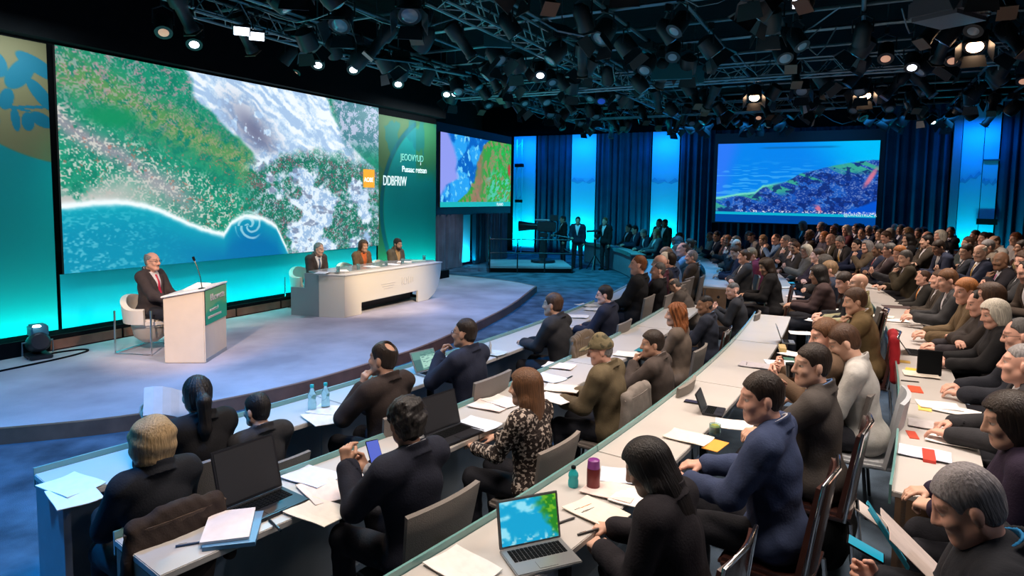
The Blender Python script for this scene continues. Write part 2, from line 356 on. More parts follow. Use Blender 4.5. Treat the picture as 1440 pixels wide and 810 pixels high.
# ------------------------------------------------------------------ materials
def mat(name, col=(.5,.5,.5), rough=.5, metal=0., obcol=False, feat=None, bump=0., bscale=40., emit=0., var=0., vscale=6., coat=0., trans=0., spec=.5, stripe=None, speck=None, stretch=0.):
    m = bpy.data.materials.new(name); m.use_nodes = True; nt = m.node_tree; N, L = nt.nodes, nt.links; b = N['Principled BSDF']
    b.inputs['Roughness'].default_value = rough; b.inputs['Metallic'].default_value = metal; b.inputs['Specular IOR Level'].default_value = spec
    b.inputs['Coat Weight'].default_value = coat; b.inputs['Transmission Weight'].default_value = trans
    c = N.new('ShaderNodeRGB'); c.outputs[0].default_value = (*col, 1); s = c.outputs[0]
    if obcol: s = N.new('ShaderNodeObjectInfo').outputs['Color']
    tc = N.new('ShaderNodeTexCoord').outputs['Object']
    if stretch:
        mp = N.new('ShaderNodeMapping'); mp.inputs['Scale'].default_value = (1,1,stretch); L.new(tc, mp.inputs['Vector']); tc = mp.outputs[0]
    def mix(f, a, bb, mode='MIX'):
        x = N.new('ShaderNodeMix'); x.data_type = 'RGBA'; x.blend_type = mode
        for i, q in ((0, f), (6, a), (7, bb)):
            if hasattr(q, 'links') or isinstance(q, bpy.types.NodeSocket): L.new(q, x.inputs[i])
            else: x.inputs[i].default_value = q
        return x.outputs[2]
    if var:
        n = N.new('ShaderNodeTexNoise'); n.inputs['Scale'].default_value = vscale; n.inputs['Detail'].default_value = 5; L.new(tc, n.inputs['Vector'])
        r = N.new('ShaderNodeMapRange'); r.inputs[1].default_value = .3; r.inputs[2].default_value = .7; r.inputs[3].default_value = 1-var; r.inputs[4].default_value = 1+var; L.new(n.outputs['Fac'], r.inputs[0])
        v = N.new('ShaderNodeVectorMath'); v.operation = 'SCALE'; L.new(s, v.inputs[0]); L.new(r.outputs[0], v.inputs['Scale']); s = v.outputs[0]
    if stripe:
        w = N.new('ShaderNodeTexWave'); w.inputs['Scale'].default_value = stripe[0]; w.inputs['Distortion'].default_value = 1.5; L.new(tc, w.inputs['Vector']); s = mix(w.outputs['Fac'], s, (*stripe[1], 1))
    if speck:
        w = N.new('ShaderNodeTexNoise'); w.inputs['Scale'].default_value = speck[0]; w.inputs['Detail'].default_value = 2; L.new(tc, w.inputs['Vector'])
        r = N.new('ShaderNodeMapRange'); r.inputs[1].default_value = .52; r.inputs[2].default_value = .58; L.new(w.outputs['Fac'], r.inputs[0]); s = mix(r.outputs[0], s, (*speck[1], 1))
    if feat:
        a = N.new('ShaderNodeAttribute'); a.attribute_name = 'feat'; s = mix(a.outputs['Alpha'], s, a.outputs['Color'])
    L.new(s, b.inputs['Base Color'])
    if bump:
        n = N.new('ShaderNodeTexNoise'); n.inputs['Scale'].default_value = bscale; n.inputs['Detail'].default_value = 6; L.new(tc, n.inputs['Vector'])
        bp = N.new('ShaderNodeBump'); bp.inputs['Strength'].default_value = bump; bp.inputs['Distance'].default_value = .02; L.new(n.outputs['Fac'], bp.inputs['Height']); L.new(bp.outputs[0], b.inputs['Normal'])
    if emit: L.new(s, b.inputs['Emission Color']); b.inputs['Emission Strength'].default_value = emit
    return m
def picture_mat(name, strength=1.0):
    """a lit screen that shows the picture stored in its colour attribute"""
    m = bpy.data.materials.new(name); m.use_nodes = True; nt = m.node_tree; b = nt.nodes['Principled BSDF']; b.inputs['Base Color'].default_value = (.01,.01,.01,1); b.inputs['Roughness'].default_value = .5
    a = nt.nodes.new('ShaderNodeAttribute'); a.attribute_name = 'picture'; nt.links.new(a.outputs['Color'], b.inputs['Emission Color']); b.inputs['Emission Strength'].default_value = strength
    return m
def print_mat(name, rough=.6):
    m = bpy.data.materials.new(name); m.use_nodes = True; nt = m.node_tree; b = nt.nodes['Principled BSDF']; b.inputs['Roughness'].default_value = rough
    a = nt.nodes.new('ShaderNodeAttribute'); a.attribute_name = 'picture'; nt.links.new(a.outputs['Color'], b.inputs['Base Color']); return m
M = dict(
    cloth=mat('woven_cloth', obcol=True, rough=.85, bump=.15, bscale=90, var=.12, vscale=18, spec=.25),
    knit=mat('knit', obcol=True, rough=.9, bump=.5, bscale=70, spec=.2, speck=(42,(.50,.42,.36))),
    striped=mat('striped_wool', obcol=True, rough=.9, bump=.2, bscale=70, spec=.2, stripe=(9,(.10,.07,.04))),
    silk=mat('silk', obcol=True, rough=.4, var=.2, vscale=60),
    camo=mat('camouflage', (.16,.13,.07), rough=.9, speck=(16,(.06,.055,.03)), bump=.2),
    skin=mat('skin', obcol=True, feat=True, rough=.5, spec=.4, var=.06, vscale=14),
    hair=mat('hair', obcol=True, rough=.5, bump=.35, bscale=130, var=.35, vscale=120, stretch=.07, spec=.35),
    leather=mat('shoe_leather', (.012,.011,.011), rough=.3),
    plastic=mat('object_plastic', obcol=True, rough=.4), paper=mat('paper', obcol=True, rough=.8, var=.05, vscale=20), gloss=mat('gloss', obcol=True, rough=.12, coat=.5),
    carpet=mat('carpet', (.095,.135,.185), rough=.95, var=.55, vscale=2.2, bump=.5, bscale=150, spec=.1),
    stage=mat('stage_carpet', (.43,.40,.43), rough=.9, var=.24, vscale=1.1, bump=.25, bscale=60, spec=.15),
    riser=mat('stage_edge_wood', (.20,.085,.055), rough=.5, var=.25, vscale=4),
    black=mat('matt_black', (.004,.005,.006), rough=.9, var=.2, spec=.12), blackgloss=mat('black_gloss', (.008,.008,.010), rough=.25),
    steel=mat('rig_steel', (.17,.24,.27), rough=.38, metal=.7), chrome=mat('chrome', (.75,.75,.78), rough=.15, metal=1), darksteel=mat('dark_steel', (.03,.034,.04), rough=.4, metal=.5),
    housing=mat('lamp_housing', (.012,.014,.018), rough=.45), teal=mat('teal_board', (.05,.20,.24), rough=.6), gel=mat('amber_gel', (.13,.065,.035), rough=.4), bluegel=mat('blue_gel', (.02,.08,.5), rough=.3, emit=.35),
    glass=mat('lens_glass', (.25,.28,.32), rough=.08, coat=1), lens_cool=mat('lit_lens_cool', (.80,.86,1), emit=6), lens_warm=mat('lit_lens_warm', (1,.62,.36), emit=22), lens_dim=mat('lit_lens_dim', (1,.50,.32), emit=.45),
    desk=mat('white_laminate', (.52,.495,.47), rough=.32, var=.04, vscale=3), deskfront=mat('desk_front', (.20,.24,.28), rough=.4, var=.08), wood=mat('desk_end_wood', (.20,.125,.075), rough=.45, var=.2, vscale=8), edge=mat('glass_edge', (.16,.34,.33), rough=.12, coat=.6),
    podium=mat('podium_cream', (.72,.58,.43), rough=.45, var=.03), deskwhite=mat('panel_desk_cream', (.74,.67,.55), rough=.4), deskgrey=mat('panel_desk_grey', (.27,.30,.31), rough=.3),
    chairfab=mat('chair_fabric', obcol=True, rough=.85, bump=.3, bscale=160, spec=.2), leatherbrown=mat('brown_leather', (.055,.022,.018), rough=.25, coat=.4, var=.2), cream=mat('cream_leather', (.74,.68,.60), rough=.45),
    curtain=mat('curtain_velvet', (.012,.06,.10), rough=.95, var=.2, vscale=1.5, spec=.1), drape=mat('grey_drape', (.13,.14,.18), rough=.9, var=.25, vscale=2), panel=mat('light_panel', (.32,.72,.90), rough=.7), column=mat('grey_column', (.22,.27,.36), rough=.6),
    lettering=mat('white_lettering', (.9,.95,.95), emit=.75), lettergreen=mat('pale_green_lettering', (.30,.75,.62), emit=.35), letterfaint=mat('grey_lettering', (.50,.48,.43), rough=.6), orange=mat('orange_mark', (.95,.28,.02), emit=.9),
    screenframe=mat('screen_frame', (.012,.02,.035), rough=.5), bottle=mat('clear_plastic', (.55,.85,.88), rough=.08, trans=.85), teallid=mat('teal_lid', (.02,.42,.45), rough=.4),
    screen=picture_mat('screen_picture', 1.08), print=print_mat('printed_set'), metalgrey=mat('laptop_grey', (.32,.33,.34), rough=.35, metal=.6), laptopblack=mat('laptop_black', (.012,.013,.018), rough=.35))
# ------------------------------------------------------------------ mesh helpers
class MB:
    def __init__(s): s.v = []; s.f = []
    def add(s, vs, fs): n = len(s.v); s.v += [tuple(map(float, q)) for q in vs]; s.f += [tuple(i+n for i in f) for f in fs]; return s
    def box(s, c, d, R=None):
        R = np.eye(3) if R is None else R; c = np.array(c, float)
        vs = [c + R @ (np.array(d)*.5*np.array(k)) for k in ((-1,-1,-1),(1,-1,-1),(1,1,-1),(-1,1,-1),(-1,-1,1),(1,-1,1),(1,1,1),(-1,1,1))]
        return s.add(vs, [(3,2,1,0),(4,5,6,7),(0,1,5,4),(1,2,6,5),(2,3,7,6),(3,0,4,7)])
    def prism(s, poly, z0, z1):
        n = len(poly); g = lambda z, i: z[i] if hasattr(z, '__len__') else z
        vs = [(p[0], p[1], g(z0,i)) for i, p in enumerate(poly)] + [(p[0], p[1], g(z1,i)) for i, p in enumerate(poly)]
        return s.add(vs, [tuple(range(n))[::-1], tuple(range(n, 2*n))] + [(i, (i+1)%n, n+(i+1)%n, n+i) for i in range(n)])
    def tube(s, path, r, n=8):
        P = [np.array(p, float) for p in path]; m = len(P); vs = []; u0 = None
        for i in range(m):
            t = P[min(i+1,m-1)] - P[max(i-1,0)]; t = t/(np.linalg.norm(t)+1e-9)
            if u0 is None: u0 = np.cross(t, (0,0,1) if abs(t[2]) < .9 else (1,0,0))
            u = u0 - t*(u0@t); u /= np.linalg.norm(u)+1e-9; w = np.cross(t, u); u0 = u; rr = r[i] if hasattr(r, '__len__') else r
            vs += [P[i] + rr*(u*math.cos(2*math.pi*k/n) + w*math.sin(2*math.pi*k/n)) for k in range(n)]
        fs = [(i*n+k, i*n+(k+1)%n, (i+1)*n+(k+1)%n, (i+1)*n+k) for i in range(m-1) for k in range(n)]
        return s.add(vs, fs + [tuple(range(n))[::-1], tuple(range((m-1)*n, m*n))])
    def lathe(s, prof, n=16, R=None, o=(0,0,0)):
        R = np.eye(3) if R is None else R; o = np.array(o, float); vs = []
        for r, z in prof: vs += [o + R @ np.array((r*math.cos(2*math.pi*k/n), r*math.sin(2*math.pi*k/n), z)) for k in range(n)]
        m = len(prof); fs = [(i*n+k, i*n+(k+1)%n, (i+1)*n+(k+1)%n, (i+1)*n+k) for i in range(m-1) for k in range(n)]
        return s.add(vs, fs + [tuple(range(n))[::-1], tuple(range((m-1)*n, m*n))])
    def sheet(s, G, th, R=None):
        """a grid of points given thickness along its own normals"""
        G = np.array(G, float); a, b = G.shape[:2]; du = np.gradient(G, axis=0); dv = np.gradient(G, axis=1); nn = np.cross(du, dv); nn /= np.linalg.norm(nn, axis=2, keepdims=True)+1e-9
        A, B = G + nn*th/2, G - nn*th/2; ix = lambda i, j, k: k*a*b + i*b + j; fs = []
        for i in range(a-1):
            for j in range(b-1):
                fs += [(ix(i,j,0), ix(i+1,j,0), ix(i+1,j+1,0), ix(i,j+1,0)), (ix(i,j,1), ix(i,j+1,1), ix(i+1,j+1,1), ix(i+1,j,1))]
        rim = [(i,0) for i in range(a)] + [(a-1,j) for j in range(1,b)] + [(i,b-1) for i in range(a-2,-1,-1)] + [(0,j) for j in range(b-2,0,-1)]
        for (p, q) in zip(rim, rim[1:]+rim[:1]): fs.append((ix(*q,0), ix(*p,0), ix(*p,1), ix(*q,1)))
        return s.add(list(A.reshape(-1,3)) + list(B.reshape(-1,3)), fs)
    def mesh(s, name, m, smooth=False, bevel=0):
        me = bpy.data.meshes.new(name); me.from_pydata(s.v, [], s.f); me.materials.append(m)
        import bmesh
        bm = bmesh.new(); bm.from_mesh(me); bmesh.ops.recalc_face_normals(bm, faces=bm.faces)
        if bevel: bmesh.ops.bevel(bm, geom=[e for e in bm.edges if len(e.link_faces) == 2 and e.calc_face_angle(0) > .6], offset=bevel, segments=2, affect='EDGES', clamp_overlap=True)
        bm.to_mesh(me); bm.free()
        if smooth:
            me.shade_smooth()
            try: me.set_sharp_from_angle(angle=math.radians(45))
            except Exception: pass
        return me
    def obj(s, name, m, parent=None, smooth=False, bevel=0): return link(name, s.mesh(name, m, smooth, bevel), parent)
def link(name, me, parent=None, col=None, mw=None):
    o = bpy.data.objects.new(name, me); COL.objects.link(o)
    if parent is not None: o.parent = parent
    if col is not None: o.color = (*col, 1)
    if mw is not None: o.matrix_local = mw
    return o
def tag(o, label, cat, group=None):
    o['label'] = label; o['category'] = cat
    if group: o['group'] = group
    return o
def thing(name, label, cat, loc=(0,0,0), rz=0., group=None, scale=1.):
    o = bpy.data.objects.new(name, None); COL.objects.link(o); o.location = loc; o.rotation_euler = (0,0,rz); o.scale = (scale,)*3; o.empty_display_size = .1
    return tag(o, label, cat, group)
def struct(o): o['kind'] = 'structure'; return o
def dup(root, loc, rz, label, group=None, parts=True):
    r = root.copy(); COL.objects.link(r); r.location = loc; r.rotation_euler = (0,0,rz); r['label'] = label
    if group: r['group'] = group
    for ch in list(root.children):
        c = ch.copy(); COL.objects.link(c); c.parent = r
        for g in list(ch.children): d = g.copy(); COL.objects.link(d); d.parent = c
    return r
def text(s, size, m, parent, loc, R, name='lettering', align='LEFT', sx=1., ext=.004):
    c = bpy.data.curves.new(name, 'FONT'); c.body = s; c.size = size; c.extrude = ext; c.align_x = align; c.materials.append(m)
    tmp = bpy.data.objects.new('tmp', c); COL.objects.link(tmp); bpy.context.view_layer.update(); me = bpy.data.meshes.new_from_object(tmp); bpy.data.objects.remove(tmp)
    o = bpy.data.objects.new(name, me); COL.objects.link(o); o.parent = parent
    Mx = Matrix([list(r)+[0] for r in R] + [[0,0,0,1]]); Mx.translation = Vector(loc); o.matrix_local = Mx @ Matrix.Diagonal((sx,1,1,1)); return o
def lin(c): c = np.asarray(c, float); return np.where(c <= .04045, c/12.92, ((c+.055)/1.055)**2.4)
def rgb(h): return tuple(lin([int(h[i:i+2],16)/255 for i in (0,2,4)]))
# lattice noise for the pictures on the screens
def vnoise(x, y, seed=0):
    xi, yi = np.floor(x).astype(np.int64), np.floor(y).astype(np.int64); fx, fy = x-xi, y-yi; fx = fx*fx*(3-2*fx); fy = fy*fy*(3-2*fy)
    def h(i, j): n = (i*374761393 + j*668265263 + seed*1442695041) & 0x7fffffff; n = ((n ^ (n >> 13))*1274126177) & 0x7fffffff; return ((n ^ (n >> 16)) & 0xffff)/65535.
    return (h(xi,yi)*(1-fx)+h(xi+1,yi)*fx)*(1-fy) + (h(xi,yi+1)*(1-fx)+h(xi+1,yi+1)*fx)*fy
def fbm(x, y, seed=0, o=4): return sum(vnoise(x*2**i, y*2**i, seed+i)*.5**i for i in range(o))/sum(.5**i for i in range(o))
def sst(a, b, x): t = np.clip((x-a)/(b-a), 0, 1); return t*t*(3-2*t)
def mixc(c, d, m): return c*(1-m[...,None]) + np.asarray(d)*m[...,None]
def picture(name, fn, p00, p10, p11, p01, nx, ny, m, parent=None, th=.03, back_n=None):
    """a flat panel p00 (top left) p10 (top right) p11 p01 whose picture is fn(s,t) in display values; edges and back included"""
    p00, p10, p11, p01 = [np.array(p, float) for p in (p00, p10, p11, p01)]
    s, t = np.meshgrid(np.linspace(0,1,nx), np.linspace(0,1,ny), indexing='ij'); S, Tt = s[...,None], t[...,None]
    P = (p00*(1-S)+p10*S)*(1-Tt) + (p01*(1-S)+p11*S)*Tt
    i = np.arange((nx-1)*(ny-1)); a, b = i//(ny-1), i%(ny-1); k = a*ny+b; Q = np.stack([k, k+1, k+ny+1, k+ny], 1)
    n = np.cross(p01-p00, p10-p00); n /= np.linalg.norm(n); V = P.reshape(-1,3); c0 = len(V)
    cs = [p00, p10, p11, p01]; V = np.vstack([V] + [[c] for c in cs] + [[c - n*th] for c in cs])
    Q = np.vstack([Q, [[c0+4,c0+5,c0+6,c0+7]], [[c0+j, c0+(j+1)%4, c0+4+(j+1)%4, c0+4+j] for j in range(4)]])
    c = lin(np.clip(fn(s, t), 0, 1)).reshape(-1,3); c = np.vstack([c, np.full((8,3), .005)]); c = np.hstack([c, np.ones((len(c),1))])
    me = np_mesh(name, V, Q); me.polygons.foreach_set('use_smooth', np.zeros(len(Q), bool))
    atr = me.color_attributes.new('picture', 'FLOAT_COLOR', 'POINT'); atr.data.foreach_set('color', c.astype(np.float32).ravel()); me.materials.append(m)
    return link(name, me, parent)
# ------------------------------------------------------------------ the setting
I3 = np.eye(3)
RW = np.column_stack([[WD[0],WD[1],0],[0,0,1],[WN[0],WN[1],0]])      # text standing on the stage wall
RB = np.column_stack([[BD[0],BD[1],0],[0,0,1],[BN[0],BN[1],0]])
struct(MB().box((4,14,-.05), (46,44,.1)).obj('floor', M['carpet']))
struct(MB().box((4,14,6.35), (46,44,.1)).obj('ceiling', M['black']))
def slab(name, p, q, z0, z1, th, m):
    p, q = np.array(p[:2]), np.array(q[:2]); d = (q-p)/np.linalg.norm(q-p); n = np.array([d[1],-d[0]])
    return struct(MB().prism([p, q, q-n*th, p-n*th], z0, z1).obj(name, m))
slab('wall_left', wall(-14,0,-.10), wall(9.62,0,-.10), 0, 6.3, .2, M['black'])
slab('trim_1', wall(-14,0,.22), wall(9.62,0,.22), 4.47, 6.3, .3, M['black'])
slab('wall_far_left', (-4.6,19.6), (-1.0,30.5), 0, 6.3, .2, M['black'])
slab('wall_back', back(-6,0,-.45), back(18,0,-.45), 0, 6.3, .2, M['black'])
slab('wall_right', (19.5,18.6), (19.5,-7), 0, 6.3, .2, M['black'])
slab('wall_rear', (19.5,-7), (-14,-7), 0, 6.3, .2, M['black'])
def catm(P, n=10):
    P = np.array(P, float); P = np.vstack([2*P[0]-P[1], P, 2*P[-1]-P[-2]]); out = []
    for i in range(1, len(P)-2):
        a, b, c, d = P[i-1:i+3]
        for k in range(n): t = k/n; out.append(.5*((2*b)+(c-a)*t+(2*a-5*b+4*c-d)*t*t+(3*b-a-3*c+d)*t**3))
    return np.array(out + [P[-2]])
SE = catm([(-9.30,4.22),(-7.9,4.75),(-6.3,5.42),(-4.75,5.9),(-3.68,6.38),(-2.62,7.35),(-1.85,8.5),(-1.18,9.78),(-.1,12.9),(.62,16.1)])
SE2 = catm([(.62,16.1),(.1,16.85),(-.8,17.6),(-1.9,18.3)], 6)
edge = np.vstack([SE, SE2[1:]]); poly = [tuple(p) for p in edge] + [wall(9.6,0,.0)[:2], wall(-5.9,0,.0)[:2]]
st = struct(MB().prism(poly, 0, .15).obj('stage', M['stage']))
G = np.array([[(p[0], p[1], z) for z in (.0,.152)] for p in edge])
struct(MB().sheet(G, .05).obj('trim_2', M['riser'], smooth=True))
# black trough that hides the batten along the foot of the set wall
tr = MB()
for a0, a1 in ((-9,-.45),(-.4,4.6),(4.6,9.6)):
    P = [wall(a0,0,.34)[:2], wall(a1,0,.34)[:2], wall(a1,0,.38)[:2], wall(a0,0,.38)[:2]]; tr.prism(P, .15, .36)
struct(tr.obj('trim_3', M['black']))
for k in range(5):
    a0 = -.36 + k*1.02; P = [wall(a0,0,.39)[:2], wall(a0+.98,0,.39)[:2], wall(a0+.98,0,.41)[:2], wall(a0,0,.41)[:2]]
    tag(MB().prism(P, .17, .30).obj('cable_tray', M['riser']), ['brown-grey trough cover at the foot of the backdrop, nearest the floor lamp','brown-grey trough cover at the backdrop foot, second from the floor lamp','brown-grey trough cover at the backdrop foot, behind the empty side of the speaker chair','brown-grey trough cover at the backdrop foot, behind the speaker','brown-grey trough cover at the backdrop foot, between lectern and panel desk'][k], 'trough cover', 'trough covers along the backdrop')
# printed set panels
def yel(s, t, base):
    return base
def set_left(s, t):
    a = -6 + 6*s; z = 4.43 - 4.07*t; c = np.zeros(s.shape+(3,)) + np.array([.02,.64,.64])
    c = mixc(c, (.0,.55,.58), sst(2.2,3.6,z)); gold = np.array([.52,.49,.34])
    disc = sst(-.02,.02, 2.1 - np.hypot(a-.35, (z-4.85)*1.0)); c = mixc(c, gold, disc)
    w = fbm(a*2.4, z*2.0, 5, 3); leaf = np.zeros(s.shape)
    for (la, lz, r1, r2, ang) in ((-.33,3.98,.30,.15,.9),(-.12,4.1,.34,.12,-.5),(-.10,3.72,.28,.10,-.9),(-.52,3.6,.16,.09,1.3),(-.42,3.33,.06,.17,.1),(-.27,3.32,.09,.14,0),(-.1,3.36,.17,.10,-.5),(-.62,4.05,.14,.2,.4),(-.75,3.3,.16,.12,0),(-.2,3.53,.3,.022,.12),(-.5,3.5,.3,.022,-.1),(-1.3,3.8,.4,.14,.6),(-1.7,4.2,.3,.2,-.6)):
        r1, r2 = r1*.88, r2*.88; da, dz = a-la, z-lz; ca, sa = math.cos(ang), math.sin(ang); q = np.hypot((da*ca+dz*sa)/r1, (-da*sa+dz*ca)/r2) + (w-.5)*.3
        leaf = np.maximum(leaf, sst(1.06,.94,q))
    return mixc(c, (.0,.46,.56), leaf*disc)
picture('set_panel', set_left, wall(-6,4.43), wall(-.05,4.43), wall(-.05,.36), wall(-6,.36), 420, 280, M['print'])
sp = bpy.data.objects['set_panel']; tag(sp, 'tall backdrop panel with gold disc and blue leaf shapes beside the big screen', 'backdrop panel')
picture('set_panel', lambda s, t: np.zeros(s.shape+(3,)) + np.array([.02,.66,.72]), wall(0,1.16), wall(7.0,1.16), wall(7.0,.36), wall(0,.36), 40, 10, M['print'])
tag(bpy.data.objects['set_panel.001'], 'long low turquoise backdrop strip directly under the big screen', 'backdrop panel')
def set_right(s, t):
    a = 7.06 + 2.42*s; z = 4.3 - 3.94*t; c = np.zeros(s.shape+(3,)) + np.array([.0,.58,.56]); ol = np.array([.36,.50,.30])
    d = np.hypot((a-9.9)*.92, z-2.05) - 2.42; out = sst(-.03,.03,d); c = mixc(c, ol*.9, out)
    c = mixc(c, np.array([.0,.38,.42])+0*c, sst(.0,.02,d)*sst(.16,.10,d)); w = fbm(a*2.5, z*1.8, 9, 3)
    c = mixc(c, (.34,.50,.24), sst(8.55,8.6,a)*sst(2.9,3.5,z+.5*w)*.7); c = mixc(c, (.0,.46,.50), sst(.50,.56,w)*sst(2.8,3.3,z)*.6)
    return c
pr_ = picture('set_panel', set_right, wall(7.06,4.3), wall(9.48,4.3), wall(9.48,.36), wall(7.06,.36), 160, 220, M['print'])
tag(pr_, 'green backdrop panel with a big circle and white lettering right of the main screen', 'backdrop panel')
text('DDBFRIW', .34, M['lettering'], pr_, wall(7.24,2.62,.01), RW, sx=.62)
text('Pusaac retsan', .22, M['lettering'], pr_, wall(7.98,2.97,.01), RW, sx=.88)
text('JEOOVYUD', .24, M['lettergreen'], pr_, wall(7.92,3.26,.01), RW, sx=.8); text('i', .16, M['lettering'], pr_, wall(8.75,3.17,.01), RW)
# ---- main screen
def pic_main(s, t):
    x, y = s*7.0, t*3.26; n1 = fbm(x*2.2, y*2.2, 1, 4); n2 = fbm(x*9, y*9, 2, 3); n3 = .65*vnoise(x*44+6*n1, y*44, 3)+.35*vnoise(x*15, y*15+4*n1, 4); n4 = .6*vnoise(x*36, y*42, 8)+.4*vnoise(x*11, y*11, 9)
    c = np.zeros(s.shape+(3,)) + np.array([.07,.50,.40]); c = mixc(c, (.12,.60,.46), sst(.45,.6,n2)*.6)
    dl = (y - .30 - .62*x*.9)                                             # distance below the olive band
    olive = np.exp(-((y-.28-.38*x - .25*(n1-.5))/.33)**2)*sst(4.0,3.2,x); c = mixc(c, (.44,.58,.30), olive*.7*sst(.35,.55,n2+.1*n1)); c = mixc(c, (.66,.62,.48), olive*sst(.52,.62,n3)*.6)
    c = mixc(c, (.58,.66,.66), sst(.52,.72,n3)*.7*sst(1.5,.2,y+.12*x)); c = mixc(c, (.78,.55,.62), sst(.58,.74,n4)*.6*sst(1.7,.2,y))
    pink = np.exp(-((y-.98-.62*x+.35*(n1-.5))/(.13+.10*x))**2)*sst(2.6,1.6,x); c = mixc(c, (.62,.56,.62), pink*.85*sst(.3,.55,n2+.15))
    dots = sst(.52,.72,n3)*sst(0,.35,y-.72-.42*x+.3*n1)*sst(3.6,2.8,x); c = mixc(c, (.86,.84,.80), dots*.8); c = mixc(c, (.70,.42,.36), sst(.72,.76,n4)*sst(.9,1.4,y-.1*x)*.6)
    c = mixc(c, (.05,.55,.36), np.exp(-(((x-.75)/.45)**2+((y-.92)/.17)**2)**2)*.9)
    sand = sst(1.72,2.2,y+.25*(n1-.5)+.06*x)*sst(2.3,.5,x); c = mixc(c, (.74,.74,.72), sand*sst(.35,.5,n1+.2*n2))
    # pale river fan
    L = np.interp(y, [0,.4,.9,1.3,1.9,2.6,3.3], [2.02,2.22,2.85,3.35,3.7,3.9,4.3]); R = np.interp(y, [0,.4,.8,1.2,1.6,2.2,3.3], [5.30,5.60,5.95,6.5,7.1,7.2,7.2])
    inr = sst(-.06,.10,x-L+.3*(n1-.5))*sst(.06,-.10,x-R+.3*(n1-.5)); fl = vnoise(x*3+y*1.0, (y-.55*x)*15+5*n1, 12)*.45+n2*.35+.2*n3
    riv = mixc(np.zeros(s.shape+(3,))+np.array([.76,.86,.95]), (.93,.96,.99), sst(.45,.62,fl)); riv = mixc(riv, (.58,.70,.86), sst(.46,.36,fl)*.6)
    riv = mixc(riv, (.42,.44,.56), np.exp(-((x-3.2-.75*(y-.6))/.42)**2)*np.exp(-((y-.9)/.5)**2)*sst(.38,.5,n2+.12)*.95); c = c*(1-inr[...,None]) + riv*inr[...,None]
    # speckled lower right
    lr = sst(.0,.35,y-1.05-.10*np.abs(x-5.2)+.5*(n1-.5))*sst(3.0,3.6,x); big = fbm(x*.95+.8*y+3.3, y*1.1-.75*x+7.1, 17, 5); pale = mixc(np.zeros(s.shape+(3,))+np.array([.60,.72,.86]), (.88,.93,.97), sst(.38,.6,n2*.6+n3*.4)); pale = mixc(pale, (.42,.46,.58), sst(.60,.70,fbm(x*5, y*9, 19, 3))*.7)
    g = mixc(np.zeros(s.shape+(3,))+np.array([.10,.46,.36]), (.16,.34,.36), sst(.5,.6,n2)*.6); g = mixc(g, (.74,.80,.84), sst(.50,.70,n3)*.75); g = mixc(g, (.52,.36,.40), sst(.62,.68,n4)*.75)
    pm = sst(.47,.55,big+.10*(n2-.5)); g = g*(1-pm[...,None]) + pale*pm[...,None]; c = c*(1-lr[...,None]) + g*lr[...,None]
    tr_ = sst(5.35,5.6,x - .35*y)*sst(1.3,.7,y); c = c*(1-tr_[...,None]) + mixc(np.zeros(s.shape+(3,))+np.array([.25,.50,.55]), (.70,.74,.84), sst(.45,.6,n3*.5+n2*.5))*tr_[...,None]
    br = sst(6.0,6.6,x)*sst(1.7,2.0,y)*sst(2.6,2.3,y); c = mixc(c, (.78,.86,.94), br*.6*sst(.4,.6,n2))
    # ocean
    cy = np.interp(s, [0,.07,.131,.179,.222,.266,.323,.385,.41,.452,.509,.557,.6,.62], [.706,.69,.687,.706,.736,.782,.831,.868,.80,.765,.782,.834,1.0,1.2])*3.26
    d = y - cy + .03*(n2-.5); oc = mixc(np.zeros(s.shape+(3,))+np.array([.02,.55,.68]), (.01,.42,.66), sst(1.0,3.4,x)); oc = mixc(oc, (.40,.76,.84), sst(.52,.78,.6*vnoise(x*24+y*12, y*40-x*6, 21)+.4*vnoise(x*9+y*5, y*16-x*3, 22))*sst(2.4,.2,x)*.7)
    oc = mixc(oc, (.06,.66,.72), sst(.5,.0,d)*.6); c = c*(1-sst(-.02,.02,d)[...,None]) + oc*sst(-.02,.02,d)[...,None]
    c = mixc(c, (.93,.97,.98), np.exp(-((d+.02)/.055)**2)*sst(4.3,4.1,x)); sw = np.hypot(x-3.25, (y-2.66)*1.1); c = mixc(c, (.85,.93,.96), sst(.34,.28,sw)*sst(.2,.75,np.sin(sw*46+7*np.arctan2(y-2.66,x-3.25)*.35+9*n1))*.6)
    return c
ms = picture('video_screen', pic_main, wall(.03,4.43,.06), wall(7.02,4.43,.06), wall(7.02,1.17,.06), wall(.03,1.17,.06), 640, 330, M['screen'], th=.05)
tag(ms, 'huge video screen behind the speaker showing an aerial view of a coast', 'screen')
lg = MB().prism([wall(6.47,0,.07)[:2], wall(6.86,0,.07)[:2], wall(6.86,0,.066)[:2], wall(6.47,0,.066)[:2]], 2.55, 2.97).obj('screen_logo', M['orange'], ms)
text('AOBE', .15, M['lettering'], lg, wall(6.49,2.68,.075), RW, sx=.85)
